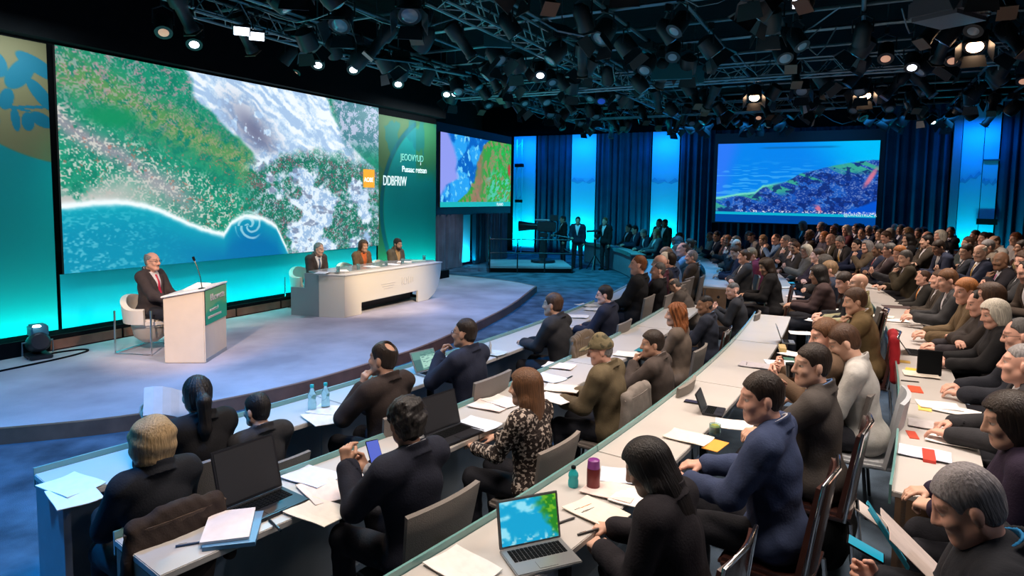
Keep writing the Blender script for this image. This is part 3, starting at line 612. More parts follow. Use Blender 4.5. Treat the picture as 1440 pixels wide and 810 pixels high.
# ---- second screen, further along the stage side
Q0 = np.array([-2.27,20.2]); QD = np.array([2.27,4.8]); QD /= np.hypot(*QD); QN = np.array([QD[1],-QD[0]])
def w2(a, z, out=0.): p = Q0 + QD*a + QN*out; return (p[0], p[1], z)
def pic_two(s, t):
    x, y = s*5.2, t*2.45; n1 = fbm(x*1.6+.5*y, y*1.6-.4*x, 31, 5); n2 = fbm(x*5+2*y, y*5-3*x, 32, 5); n3 = .6*vnoise(x*26+9*n1, y*26, 33)+.4*vnoise(x*11, y*12, 34)
    c = np.zeros(s.shape+(3,)) + np.array([.56,.60,.92]); b = sst(-.03,.03, s - np.interp(t, [0,.2,.35,.6,.7,.9,1], [.10,.16,.2,.2,.08,-.02,-.1]) + .06*(n1-.5)); bl = mixc(np.zeros(s.shape+(3,))+np.array([.16,.62,.93]), (.04,.38,.75), sst(.48,.6,n1)); bl = mixc(bl, (.45,.80,.95), sst(.58,.68,n2)); c = c*(1-b[...,None])+bl*b[...,None]
    g = sst(-.015,.015, s - np.interp(t, [0,.1,.35,.6,.8,.95,1], [.64,.56,.47,.44,.34,.18,.12]) + .04*(n2-.5)); gr = mixc(np.zeros(s.shape+(3,))+np.array([.20,.62,.20]), (.55,.52,.34), sst(.45,.6,n2)); gr = mixc(gr, (.10,.75,.25), sst(.48,.66,n3)*sst(.55,.8,s)); gr = mixc(gr, (.62,.42,.36), np.exp(-((s-.50-.0*t+.3*(t-.7)*sst(.6,1,t))/.05)**2)*.8); gr = mixc(gr, (.35,.78,.74), sst(.50,.6,fbm(x*5+y*9, y*4-x*3, 36, 3))*sst(.35,.6,t)*sst(.55,.7,s)*.8)
    c = c*(1-g[...,None])+gr*g[...,None]; c = mixc(c, (.12,.70,.72), sst(.925,.935,t)); return mixc(c, (.70,.22,.10), np.exp(-(((s-.97)/.025)**2+((t-.42)/.10)**2)**3))
s2 = picture('video_screen', pic_two, w2(0,4.36), w2(5.1,4.36), w2(5.1,2.02), w2(0,2.02), 340, 200, M['screen'], th=.05)
tag(s2, 'smaller video screen with a green and blue map beyond the green backdrop panel', 'screen')
MB().prism([w2(-.12,0,-.07)[:2], w2(5.25,0,-.07)[:2], w2(5.25,0,-.2)[:2], w2(-.12,0,-.2)[:2]], 1.75, 4.66).obj('screen_frame', mat('dark_blue_frame', (.012,.04,.08), rough=.5), s2)
text('PLANO', .16, M['lettering'], s2, w2(3.9,2.04,.02), np.column_stack([[QD[0],QD[1],0],[0,0,1],[QN[0],QN[1],0]]))
def folds(P, z0, z1, nf, amp, seed, n=90, nz=6, gather=0.):
    """hanging cloth along the plan line P with folds"""
    p, q = np.array(P[0][:2]), np.array(P[1][:2]); d = q-p; L = np.linalg.norm(d); d /= L; nn = np.array([d[1],-d[0]]); r = random.Random(seed); ph = [r.uniform(0,6) for _ in range(4)]; G = []
    for i in range(n+1):
        s = i/n; row = []
        for j in range(nz+1):
            t = j/nz; w = amp*(math.sin(2*math.pi*nf*s+ph[0]) + .5*math.sin(2*math.pi*nf*1.63*s+ph[1]) + .3*math.sin(2*math.pi*nf*.41*s+ph[2]))*(1+.3*math.sin(3*t+ph[3])); ss = s + gather*(t-.5)*math.sin(math.pi*2*s)
            c = p + d*L*ss + nn*w; row.append((c[0], c[1], z1+(z0-z1)*t))
        G.append(row)
    return G
for k, (a0, a1, lab, mm) in enumerate(((-.1,.95,'pale grey drape gathered low, next to the backdrop edge','drape'), (.85,1.55,'dark drape under the small screen, left of the lit cyan strip','drape'), (2.35,3.2,'dark blue drape under the small screen, right of the lit cyan strip','curtain'), (3.2,5.0,'grey drape hanging under the right end of the small screen','drape'))):
    tag(MB().sheet(folds((w2(a0,0,-.1), w2(a1,0,-.1)), .02, 1.78, 5+k, .05, k), .015).obj('drape', M[mm], smooth=True), lab, 'drape', 'drapes under the small screen')
lp = MB().prism([w2(1.5,0,-.25)[:2], w2(2.4,0,-.25)[:2], w2(2.4,0,-.3)[:2], w2(1.5,0,-.3)[:2]], .1, 1.75).obj('light_panel', M['panel']); tag(lp, 'short pale panel glowing cyan between the drapes under the small screen', 'light panel')
area(w2(1.95,.15,.0), w2(1.95,1.2,-.27), .8, .06, 16, (0,.8,1))
# ---- back of the hall: curtains, lit panels, third screen
CURT = ((-3.1,-1.55,'dark blue curtain behind the broadcast camera'), (-.4,1.82,'wide dark blue curtain between the two narrow lit panels'), (2.95,4.2,'dark blue curtain at the near edge of the rear screen'), (9.6,11.45,'wide dark blue curtain right of the rear screen'), (12.75,16.5,'dark blue curtain beyond the teal column'), (4.2,9.6,'dark curtain hanging behind and below the rear screen'))
for k, (a0, a1, lab) in enumerate(CURT):
    o = -.2 if k == 5 else 0
    tag(MB().sheet(folds((back(a0,0,o), back(a1,0,o)), .02, 5.6 if a0 > 9 else 4.95, int((a1-a0)*4.2), .045, 20+k, 130), .012).obj('curtain', M['curtain'], smooth=True), lab, 'curtain', 'curtains on the rear wall')
PL = ('cyan lit panel beside the small screen with a truss post before it', 'cyan lit panel behind the man with the camera boom', 'cyan lit panel behind the two standing silhouettes', 'tall cyan lit panel with a pale streak, right of the rear curtain', 'narrow teal lit column at the far right of the rear wall')
for k, ((a0, a1), lab) in enumerate(zip(PANELS, PL)):
    z1 = 4.95 if k < 3 else 5.6
    o = MB().prism([back(a0,0,.02)[:2], back(a1,0,.02)[:2], back(a1,0,-.03)[:2], back(a0,0,-.03)[:2]], .05, z1).obj('light_panel', M['panel']); tag(o, lab, 'light panel', 'lit panels on the rear wall')
    if k >= 1: MB().sheet(np.array([[back(a0+(a1-a0)*i/8, 3.1+.07*math.sin(i*2.1)+(.28*i/8 if k==3 else .05*math.sin(i)) , .03+.001*j) if j==0 else back(a0+(a1-a0)*i/8, 3.0+.05*math.sin(i*1.7+1)+(.28*i/8 if k==3 else 0), .03) for j in (0,1)] for i in range(9)]), .006).obj('streak', mat('streak_print', (.20,.48,.72), rough=.7), o)
o = MB().prism([back(11.5,0,.12)[:2], back(11.72,0,.12)[:2], back(11.72,0,-.1)[:2], back(11.5,0,-.1)[:2]], .02, 5.3).obj('column', M['column']); tag(o, 'slim grey column at the edge of the tall cyan panel', 'column')
MB().prism([back(12.25,0,.12)[:2], back(12.78,0,.12)[:2], back(12.78,0,.06)[:2], back(12.25,0,.06)[:2]], 1.75, 1.93).obj('band', M['black'], bpy.data.objects['light_panel.005']); MB().prism([back(12.3,0,.10)[:2], back(12.72,0,.10)[:2], back(12.72,0,.05)[:2], back(12.3,0,.05)[:2]], 3.72, 3.77).obj('band', M['steel'], bpy.data.objects['light_panel.005'])
def pic_three(s, t):
    x, y = s*5.17, t*2.5; n1 = fbm(x*2, y*4, 41, 4); n2 = fbm(x*7, y*9, 42, 3); n3 = .65*vnoise(x*36+5*n1, y*46, 43)+.35*vnoise(x*15, y*20, 45)
    c = mixc(np.zeros(s.shape+(3,))+np.array([.02,.50,.90]), (.0,.72,.95), sst(.45,.9,s-.4*t)); c = mixc(c, (.20,.45,.95), sst(.18,.05,s-.02+.12*t)*.8); c = mixc(c, (.35,.72,.95), sst(.60,.72,vnoise(x*3, y*24, 44))*.5*sst(.15,.5,t)); c = mixc(c, (.03,.36,.62), np.exp(-((t-.07)/.012)**2)*sst(.25,.35,s)*sst(.8,.7,s)*.7)
    top = np.interp(s, [0,.17,.26,.31,.45,.55,.75,.9,1], [.78,.71,.69,.60,.54,.42,.32,.26,.25]); d = t - top + .02*(n2-.5)
    h = mixc(np.zeros(s.shape+(3,))+np.array([.06,.22,.58]), (.10,.34,.72), sst(.45,.6,n1)); h = mixc(h, (.55,.62,.80), sst(.52,.74,n3)*.6); h = mixc(h, (.22,.66,.55), sst(.50,.62,fbm(x*1.5-y*2, y*6-x*2, 46, 3))*sst(.22,.1,d)*.9); h = mixc(h, (.05,.14,.42), sst(.44,.36,n2)*.8); h = mixc(h, (.02,.32,.80), sst(.02,.06,(s-.84)*.9+(t-.88)))
    c = c*(1-sst(-.01,.01,d)[...,None]) + h*sst(-.01,.01,d)[...,None]; c = mixc(c, (.45,.85,.75), np.exp(-(d/.018)**2)*sst(.52,.3,s)); c = mixc(c, (.86,.45,.55), np.exp(-(((s-.66+.02*(n2-.5)*4)/.018)**2+((t-.90)/.055)**2)**2)*.9); c = mixc(c, (.86,.45,.55), np.exp(-(((s-.965+(t-.45)*.25)/.018)**2+((t-.48)/.13)**2)**2)*.9); c = mixc(c, (.9,.9,.95), sst(.6,.66,n3)*np.exp(-((t-.945)/.02)**2)*sst(.1,.2,s))
    return mixc(c, (.05,.68,.80), sst(.962,.966,t))
s3 = picture('video_screen', pic_three, back(4.34,4.42,.15), back(9.5,4.42,.15), back(9.5,1.87,.15), back(4.34,1.87,.15), 420, 230, M['screen'], th=.05)
tag(s3, 'rear video screen with a dark hillside against blue sea', 'screen')
picture('lower_band', lambda s, t: np.zeros(s.shape+(3,)) + np.array([.0,.27,.60]), back(4.34,1.87,.15), back(9.5,1.87,.15), back(9.5,1.59,.15), back(4.34,1.59,.15), 4, 3, M['screen'], s3)
MB().prism([back(4.2,0,.09)[:2], back(9.65,0,.09)[:2], back(9.65,0,.03)[:2], back(4.2,0,.03)[:2]], 1.55, 4.8).obj('screen_frame', M['screenframe'], s3)
text('@URNSSTRUC R', .13, M['lettering'], s3, back(8.55,1.905,.17), RB)
# ------------------------------------------------------------------ things on the stage
ld = thing('lectern', 'cream lectern with a green sign on the stage beside the seated speaker', 'lectern', (-4.0,8.3,.15), math.radians(4))
yb = [(0,0),(0,.76),(-.52,.76),(-.52,0)]
b = MB().prism(yb, .0, [.96,.96,.86,.86]); 
for i in (4,5): b.v[i] = (b.v[i][0], b.v[i][1], .965)
b.obj('cabinet', M['podium'], ld, bevel=.012); MB().prism([(.005,.02),(.005,.74),(-.3,.74),(-.3,.02)], -.0, .05).obj('plinth', M['deskgrey'], ld)
MB().prism([(.02,-.02),(.02,.78),(-.54,.78),(-.54,-.02)], [.967,.967,.862,.862], [.99,.99,.885,.885]).obj('top', mat('lectern_top', (.85,.83,.80), rough=.3), ld, bevel=.006)
def sign_pic(s, t):
    n = fbm(s*3, t*3, 61, 3); c = mixc(np.zeros(s.shape+(3,))+np.array([.42,.66,.46]), (.10,.62,.48), sst(-.05,.05, t-.62+.25*s+.15*(n-.5))); return mixc(c, (.62,.68,.40), np.exp(-((t-.3-.2*s)/.1)**2)*sst(.6,.9,s)*.6)
pn = picture('sign_panel', sign_pic, (.012,.01,.955), (.012,.75,.955), (.012,.75,.50), (.012,.01,.50), 60, 40, M['print'], ld, th=.01)
RS = np.column_stack([[0,1,0],[0,0,1],[1,0,0]])
text('Bbcwvste', .13, M['letterfaint'], pn, (.018,.16,.80), RS); text('emoct ts l', .07, M['letterfaint'], pn, (.018,.14,.66), RS); text('soctromsnecmoc', .065, M['letterfaint'], pn, (.018,.08,.575), RS)
mk_ = thing('lectern_microphone', 'thin black gooseneck microphone rising from the lectern top', 'microphone', (-4.07,8.40,1.12))
MB().lathe([(.045,0),(.045,.012),(.012,.02)], 12).obj('base', M['blackgloss'], mk_); MB().tube([(0,0,.01),(-.02,.0,.16),(-.07,.02,.30),(-.11,.03,.38)], .006).obj('neck', M['blackgloss'], mk_); MB().tube([(-.105,.03,.37),(-.125,.034,.42)], .016, 10).obj('capsule', M['black'], mk_, smooth=True)
t_ = MB(); t_.box((0,0,.012), (.30,.21,.02)); tag(t_.obj('paper_stack', M['paper'], col=None) if False else link('paper_stack', t_.mesh('paper_stack', M['paper']), None, (.85,.85,.82)), 'white stack of papers on the sloping lectern top', 'papers'); o = bpy.data.objects['paper_stack']; o.location = (-4.3,8.75,1.085); o.rotation_euler = (0,-.19,math.radians(80))
def stage_chair(label, loc, rz, group=None):
    t = thing('armchair', label, 'chair', loc, rz, group)
    # curved upholstered shell open to the front (+Y)
    G = []
    for i in range(25):
        a = math.radians(-205 + 230*i/24 + 0); row = []
        for j in range(5):
            q = j/4; back_ = max(0, -math.sin(a)); h = .42 + (.20+.16*back_**2)*q; r = .30+.03*q; row.append((r*math.cos(a)*1.0, r*math.sin(a)*.95+.0, h))
        G.append(row)
    MB().sheet(G, .075).obj('shell', M['cream'], t, smooth=True, bevel=.0)
    MB().prism([(math.cos(k*math.pi/8)*.27, math.sin(k*math.pi/8)*.29+.02) for k in range(16)], .36, .47).obj('seat', M['cream'], t, smooth=True, bevel=.03)
    MB().lathe([(.10,.12),(.2,.2),(.24,.36)], 16).obj('seat_pan', mat('chair_bowl', (.50,.44,.37), rough=.5), t, smooth=True)
    for s in (1,-1): MB().tube([(s*.33,.26,.62),(s*.34,.26,.012),(s*.34,-.28,.012),(s*.33,-.28,.60)], .014, 6).obj('leg', M['chrome'], t, smooth=True)
    MB().box((0,-.28,.012), (.68,.04,.016)).obj('crossbar', M['chrome'], t); return t
stage_chair('cream and chrome armchair the lone speaker sits in', (-5.12,9.02,.15), math.radians(-97))
# panel desk
DA, DB_, DC = np.array([-3.50,11.60]), np.array([-3.02,11.55]), np.array([-1.76,13.78]); dd = (DC-DB_)/np.linalg.norm(DC-DB_); dn = np.array([dd[1],-dd[0]]); DL = np.linalg.norm(DC-DB_)
pd = thing('panel_desk', 'long cream panel desk with a bow-shaped end where three speakers sit', 'desk', (DB_[0],DB_[1],.15), math.atan2(dd[1],dd[0]))
prof = [(0,0),(.45,0),(.45,.22),(2.15,.24),(2.15,.0),(DL-.05,0)] + [(DL+.42*math.sin(k*math.pi/16), .05+.72*(1-math.cos(k*math.pi/16))) for k in range(1,9)] + [(0,.77)]
fr = MB(); n = len(prof); fr.add([(l, 0, z) for l, z in prof] + [(l, .05, z) for l, z in prof], [tuple(range(n)), tuple(range(n,2*n))[::-1]] + [(i,n+i,n+(i+1)%n,(i+1)%n) for i in range(n)]); fr.obj('front_panel', M['deskwhite'], pd, bevel=.006)
Rm = np.array([[dd[0],dd[1]],[-dd[1],dd[0]]]); la = Rm @ (DA-DB_); le = Rm @ (np.array([-4.07,11.78])-DB_)
MB().prism([(0,0),(0,.05),tuple(la+np.array([.02,.05])),tuple(la)], 0, .77).obj('front_panel', M['deskwhite'], pd, bevel=.004)
sd = (le-la)/np.linalg.norm(le-la); sl = np.linalg.norm(le-la); sb = MB()
for x0, x1, zt in ((0,.30,.79),(.30,sl,.52)):
    p0, p1 = la+sd*x0, la+sd*x1; nn_ = np.array([-sd[1],sd[0]])*.05; sb.prism([tuple(p0),tuple(p1),tuple(p1-nn_),tuple(p0-nn_)], 0, zt)
sb.obj('side_panel', M['deskgrey'], pd)
MB().prism([tuple(la+np.array([-.02,.0])), (0,-.02), (DL+.43,-.02), (DL+.40,.16), (.3,.16), tuple(la+np.array([.05,.2]))], .77, .785).obj('ledge', mat('ledge_white', (.85,.82,.76), rough=.25), pd)
MB().prism([tuple(la+np.array([.0,.06])), (.15,.14), (DL+.38,.16), (DL+.1,.85), (la[0]+.1,.80)], .787, .815).obj('top', mat('desk_top_grey', (.36,.37,.37), rough=.12), pd)
MB().box((1.25,.42,.38), (2.3,.03,.74)).obj('back_panel', mat('desk_recess', (.07,.06,.055), rough=.6), pd)
em = MB()
for k in range(3): em.box((1.20+.22*0,-.004,.50-.045*k), (.42-.08*k,.006,.012))
for k in range(5):
    a = k*1.256; em.tube([(1.72+.07*math.cos(a+j*.5),-.004,.50+.07*math.sin(a+j*.5)) for j in range(3)], .006, 5)
for k in range(6): em.box((1.62+.07*k,-.004,.50), (.022,.006,.15-.03*(k%3)))
em.obj('emblem', mat('faint_emblem', (.62,.57,.49), rough=.5), pd)
chp = Rm.T @ np.array([0,0])
for k, (x, y) in enumerate(((-3.93,12.62),(-3.25,13.52),(-2.66,14.2))):
    stage_chair(('cream armchair behind the panel desk holding the grey-haired panelist','cream armchair behind the panel desk holding the middle panelist','cream armchair behind the panel desk holding the bearded panelist')[k], (x-.12*dn[0], y-.12*dn[1], .15), math.atan2(dn[1],dn[0])-math.pi/2, 'armchairs at the panel desk')
# small things on the panel desk
dk = lambda l, w: DB_ + dd*l - dn*w
for k, (l, w, c) in enumerate(((-.2,.35,(.85,.9,.9)),(.25,.3,(.9,.9,.88)),(1.1,.34,(.9,.9,.9)),(1.65,.3,(.88,.9,.92)),(2.2,.4,(.9,.88,.8)),(2.6,.35,(.5,.8,.6)))):
    p = dk(l,w); o = link('paper_sheet', MB().box((0,0,.004), (.21,.30,.006)).mesh('sheet', M['paper']), None, c); o.location = (p[0],p[1],.967); o.rotation_euler = (0,0,.4*k); tag(o, ('white sheet on the panel desk before the grey-haired panelist','white sheet on the panel desk left of the middle panelist','white sheet on the panel desk under the middle panelist’s hands','white sheet on the panel desk between middle and bearded panelists','cream sheet on the panel desk before the bearded panelist','green sheet at the far end of the panel desk')[k], 'paper', 'papers on the panel desk')
for k, (l, w) in enumerate(((.05,.2),(.6,.22),(1.4,.22),(1.95,.25),(2.75,.3))):
    p = dk(l,w); t = thing('drinking_glass', ('glass on the panel desk before the grey-haired panelist','glass on the panel desk between grey-haired and middle panelists','glass on the panel desk just past the middle panelist','glass on the panel desk before the bearded panelist','glass at the empty far end of the panel desk')[k], 'glass', (p[0],p[1],.966), 0, 'glasses on the panel desk')
    MB().lathe([(.03,0),(.034,.11),(.031,.11),(.028,.008)], 12).obj('cup', M['bottle'], t, smooth=True); MB().lathe([(.027,.008),(.029,.06)], 12).obj('water', M['bottle'], t, smooth=True)
# floor lamp at the left edge of the stage and its cable
fl = thing('floor_lamp', 'dark stage lamp lying on the stage floor by the backdrop foot', 'lamp', wall(-.62,.15,.62), math.radians(-40))
MB().box((0,0,.03), (.34,.26,.05)).obj('base', M['housing'], fl, bevel=.01); MB().lathe([(.11,-.14),(.13,-.05),(.13,.10),(.10,.14)], 16, roty(1.3), (0,0,.20)).obj('housing', M['housing'], fl, smooth=True); MB().tube([(-.0,-.17,.05),(0,-.17,.22),(0,.17,.22),(0,.17,.05)], .012, 6).obj('yoke', M['steel'], fl); MB().box((-.05,.02,.36), (.22,.2,.16)).obj('ballast', M['teal'], fl, bevel=.02); MB().lathe([(.05,0),(.04,.02)], 12, I3, (.08,-.02,.43)).obj('lamp_lens', M['lens_cool'], fl)
tag(MB().tube([tuple(p) for p in np.c_[catm([wall(*q)[:2] for q in ((-.75,0,.62),(-.4,0,.58),(-.12,0,.66),(-.1,0,.82),(-.5,0,.95),(-1.3,0,1.0))]), np.full(51,.162)]], .012, 6).obj('cable', M['black'], smooth=True), 'black cable looping on the stage by the floor lamp', 'cable')
# ------------------------------------------------------------------ curved desk rows
BP = [(-5.8,-.25),(-4.3,1.67),(-2.77,3.63),(-1.51,5.3),(-.29,7.2),(.83,9.2),(1.85,11.3),(2.75,13.6),(3.45,16.2),(3.75,19),(3.5,21.8),(2.75,24.3),(1.6,26.5)]
RC = catm(BP, 40); RSs = np.r_[0, np.cumsum(np.hypot(*np.diff(RC, axis=0).T))]; RSs -= RSs[np.argmin(np.hypot(RC[:,0]+2.77, RC[:,1]-3.63))]
RT = np.gradient(RC, axis=0)
for _ in range(30): RT[1:-1] = (RT[:-2]+2*RT[1:-1]+RT[2:])/4
RT /= np.hypot(RT[:,0], RT[:,1])[:,None]
def rowp(s, o):
    c = np.array([np.interp(s, RSs, RC[:,0]), np.interp(s, RSs, RC[:,1])]); t = np.array([np.interp(s, RSs, RT[:,0]), np.interp(s, RSs, RT[:,1])]); t /= np.hypot(*t)
    n = np.array([t[1],-t[0]]); return c + n*o, t, n
def to_so(x, y):
    d = np.array([x,y]) - RC; al = np.abs((d*RT).sum(1)); i = int(np.argmin(al + .02*np.hypot(*d.T))); n = np.array([RT[i,1],-RT[i,0]]); return RSs[i], float(d[i]@n)
RISER = .18
rp = [tuple(rowp(s, 5.05)[0]) for s in np.linspace(-1, 24, 26)] + [tuple(rowp(s, 16)[0]) for s in (24, 10, -1)]
struct(MB().prism([tuple(rowp(s, 5.08)[0]) for s in np.linspace(4, 19, 24)] + [(15.6,20.0),(18.5,18.4),(18.5,4)], 0, RISER).obj('floor_riser', M['carpet']))
ORD = 'first second third fourth fifth sixth seventh eighth ninth tenth eleventh twelfth thirteenth fourteenth fifteenth sixteenth seventeenth eighteenth nineteenth twentieth'.split()
ROWN = {1:'front row', 2:'second row', 3:'third row', 4:'fourth row', 5:'fifth row', 6:'sixth row', 7:'seventh row', 8:'rearmost row'}
def desk_unit(s0, s1, off, z0, ends, label, group, w=.47, frontm='deskfront', endm='wood'):
    c, t, n = rowp((s0+s1)/2, off); a = math.atan2(t[1], t[0]); root = thing('conference_desk', label, 'desk', (c[0],c[1],z0), a, group)
    Rm = np.array([[t[0],t[1]],[-t[1],t[0]]]); ss = np.linspace(s0+.004, s1-.004, 7); L = lambda o, q=ss: [tuple(Rm @ (rowp(x, off+o)[0]-c)) for x in q]
    MB().prism(L(0) + L(w)[::-1], .705, .74).obj('worktop', M['desk'], root, bevel=.004)
    MB().prism(L(.05) + L(.075)[::-1], .03, .705).obj('front_panel', M[frontm], root)
    MB().prism(L(-.014) + L(.0)[::-1], .66, .775).obj('edge_strip', M['edge'], root)
    for k, e in enumerate(ends):
        if e:
            q = np.array([s0+.004, s0+.04]) if k == 0 else np.array([s1-.04, s1-.004]); MB().prism(L(.02,q) + L(w-.02,q)[::-1], 0, .705).obj('end_panel', M[endm], root)
    q = np.array([(s0+s1)/2-.02, (s0+s1)/2+.02]); MB().prism(L(w-.10,q) + L(w-.05,q)[::-1], 0, .705).obj('leg', M['darksteel'], root); return root
SECT = [(1,0.0,0,7.75,'near'),(1,0.0,8.05,15.6,'far'),(1,-.25,16.9,22.0,'end'),(2,1.13,0,8.3,'near'),(2,1.30,10.5,17.0,'far'),(3,2.40,-1.5,7.97,'near'),(3,2.46,9.1,17.5,'far'),(4,4.04,2.72,17.0,'')]
for row, off, a, b, nm in SECT:
    n = max(1, round((b-a)/1.85)); qs = np.linspace(a, b, n+1); z0 = RISER if row > 4 else 0
    for k in range(n):
        where = {'near':'%s before the cross aisle in the %s','far':'%s past the cross aisle in the %s','end':'%s along the far curved end of the %s','':'%s from the near end of the %s'}[nm] % (ORD[k], ROWN[row])
        desk_unit(qs[k], qs[k+1], off, z0, (k == 0, k == n-1), 'white-topped desk unit, ' + where, 'white conference desks', endm='deskfront' if (row == 1 or nm == 'end') else 'wood', frontm='deskfront')
# ------------------------------------------------------------------ delegates' chairs
def shell_grid(w0, w1, z0, z1, lean, curve, n=11, m=8, flare=.0):
    G = []
    for i in range(n):
        u = -1+2*i/(n-1); row = []
        for j in range(m):
            t = j/(m-1); w = w0+(w1-w0)*t; row.append((u*w*.5*(1+flare*t*t), -.02 - lean*t + curve*(u*u)*(1-.3*t) , z0+(z1-z0)*t - .012*u*u*t))
        G.append(row)
    return G
def make_chair(kind):
    c = bpy.data.objects.new('delegate_chair', None); COL.objects.link(c); c.empty_display_size = .1
    if kind == 'fabric':
        fab, leg = M['chairfab'], M['darksteel']
        MB().sheet(shell_grid(.46,.56,.44,.97,.07,.06), .03).obj('backrest', fab, c, smooth=True).location = (0,-.165,0)
        MB().prism([(-.22,-.20),(.22,-.20),(.25,.03),(.24,.26),(-.24,.26),(-.25,.03)], .42,.475).obj('seat', fab, c, smooth=True, bevel=.02)
    else:
        fab, leg = M['leatherbrown'], M['chrome']
        MB().sheet(shell_grid(.46,.47,.46,1.0,.07,.05), .03).obj('backrest', fab, c, smooth=True).location = (0,-.165,0)
        MB().prism([(-.23,-.20),(.23,-.20),(.24,.26),(-.24,.26)], .42,.475).obj('seat', fab, c, smooth=True, bevel=.02)
        MB().tube([(-.245,-.17,.44),(-.25,-.21,.78),(-.235,-.24,1.005),(0,-.275,1.025),(.235,-.24,1.005),(.25,-.21,.78),(.245,-.17,.44)], .012, 8).obj('frame', leg, c, smooth=True)
    for sx in (-1,1):
        for sy in (-1,1): MB().tube([(sx*.2,sy*.2,.42),(sx*.235,sy*.245,.0)], .013, 6).obj('leg', leg, c, smooth=True)
    return c
CH = {}
def place_chair(kind, x, y, z, rz, label, group, col=(.20,.18,.165), size=1.):
    if kind not in CH: CH[kind] = make_chair(kind); r = CH[kind]; r.location = (x,y,z); r.rotation_euler = (0,0,rz); r['label'] = label; r['category'] = 'chair'; r['group'] = group
    else: r = dup(CH[kind], (x,y,z), rz, label, group)
    r.scale = (size,)*3
    for ch in r.children: ch.color = (*col,1)
    return r
# ------------------------------------------------------------------ people
AR = dict(
    desk=dict(w=(.13,.42,.735), d=(-.5,1,-.05), n=(0,0,-1), c=28), deskin=dict(w=(.05,.36,.735), d=(-.8,.7,0), n=(0,0,-1), c=35), lap=dict(w=(.10,.30,.66), d=(-.5,1,-.2), n=(0,0,-1), c=30),
    chin=dict(w=(.07,.27,.95), d=(-.15,-.28,1), n=(-.2,-1,0), c=55, e=(.5,.5,-1)), cheek=dict(w=(.10,.2,1.0), d=(-.12,-.25,1), n=(-1,-.2,0), c=40, e=(.6,.5,-1)),
    mouth=dict(w=(.07,.30,1.0), d=(-.35,-.2,1), n=(-.6,-1,0), c=65, e=(.7,.2,-1)), type=dict(w=(.09,.44,.76), d=(-.25,1,-.15), n=(0,0,-1), c=30), write=dict(w=(.10,.40,.745), d=(-.6,1,-.1), n=(-.5,0,-1), c=55),
    cross=dict(w=(-.10,.25,.80), d=(-1,.15,.05), n=(0,-.3,-1), c=30, e=(1,.3,-.8)), side=dict(w=(.30,.12,.64), d=(-.1,1,-.2), n=(0,0,-1), c=30, e=(1,-.3,0)), phone=dict(w=(.14,.40,.86), d=(-.2,.7,.7), n=(-.5,-1,.3), c=65), raise_=dict(w=(.13,.38,1.0), d=(-.1,.1,1), n=(-.8,.4,.2), c=55, e=(.6,.2,-1)))
MC = {}
def cached(key, fn, name, m, feat=False):
    if key not in MC:
        r = fn(); me = np_mesh(name, r[0], r[1], r[2] if len(r) > 2 else None); me.materials.append(m); MC[key] = me
    return MC[key]
def head_matrix(B):
    X = Matrix([list(r)+[0] for r in B.HR] + [[0,0,0,1]]); X.translation = Vector(B.hc); return X
SK = dict(light=(.62,.37,.27), pink=(.66,.36,.27), tan=(.50,.28,.19), brown=(.24,.125,.075), dark=(.11,.055,.035), pale=(.62,.38,.29))
HC = dict(black=(.010,.008,.008), dark=(.022,.014,.010), brown=(.065,.032,.018), chest=(.12,.055,.025), auburn=(.20,.065,.02), ginger=(.34,.13,.04), blond=(.42,.26,.11), sandy=(.25,.16,.09), white=(.62,.57,.48), grey=(.22,.21,.21), dgrey=(.085,.08,.078))
SPECT = {}
def glasses(parent, mw):
    if 'g' not in SPECT:
        b = MB()
        for s in (1,-1):
            b.tube([(s*.034+.021*math.cos(q), .098, .008+.016*math.sin(q)) for q in np.linspace(0, 6.3, 15)], .0016, 5); b.tube([(s*.055,.096,.012),(s*.079,.04,.012),(s*.081,-.01,.006)], .0016, 5)
        b.tube([(-.013,.1,.012),(.013,.1,.012)], .0016, 5); SPECT['g'] = b.mesh('glasses', M['black'])
    link('glasses', SPECT['g'], parent, None, mw)
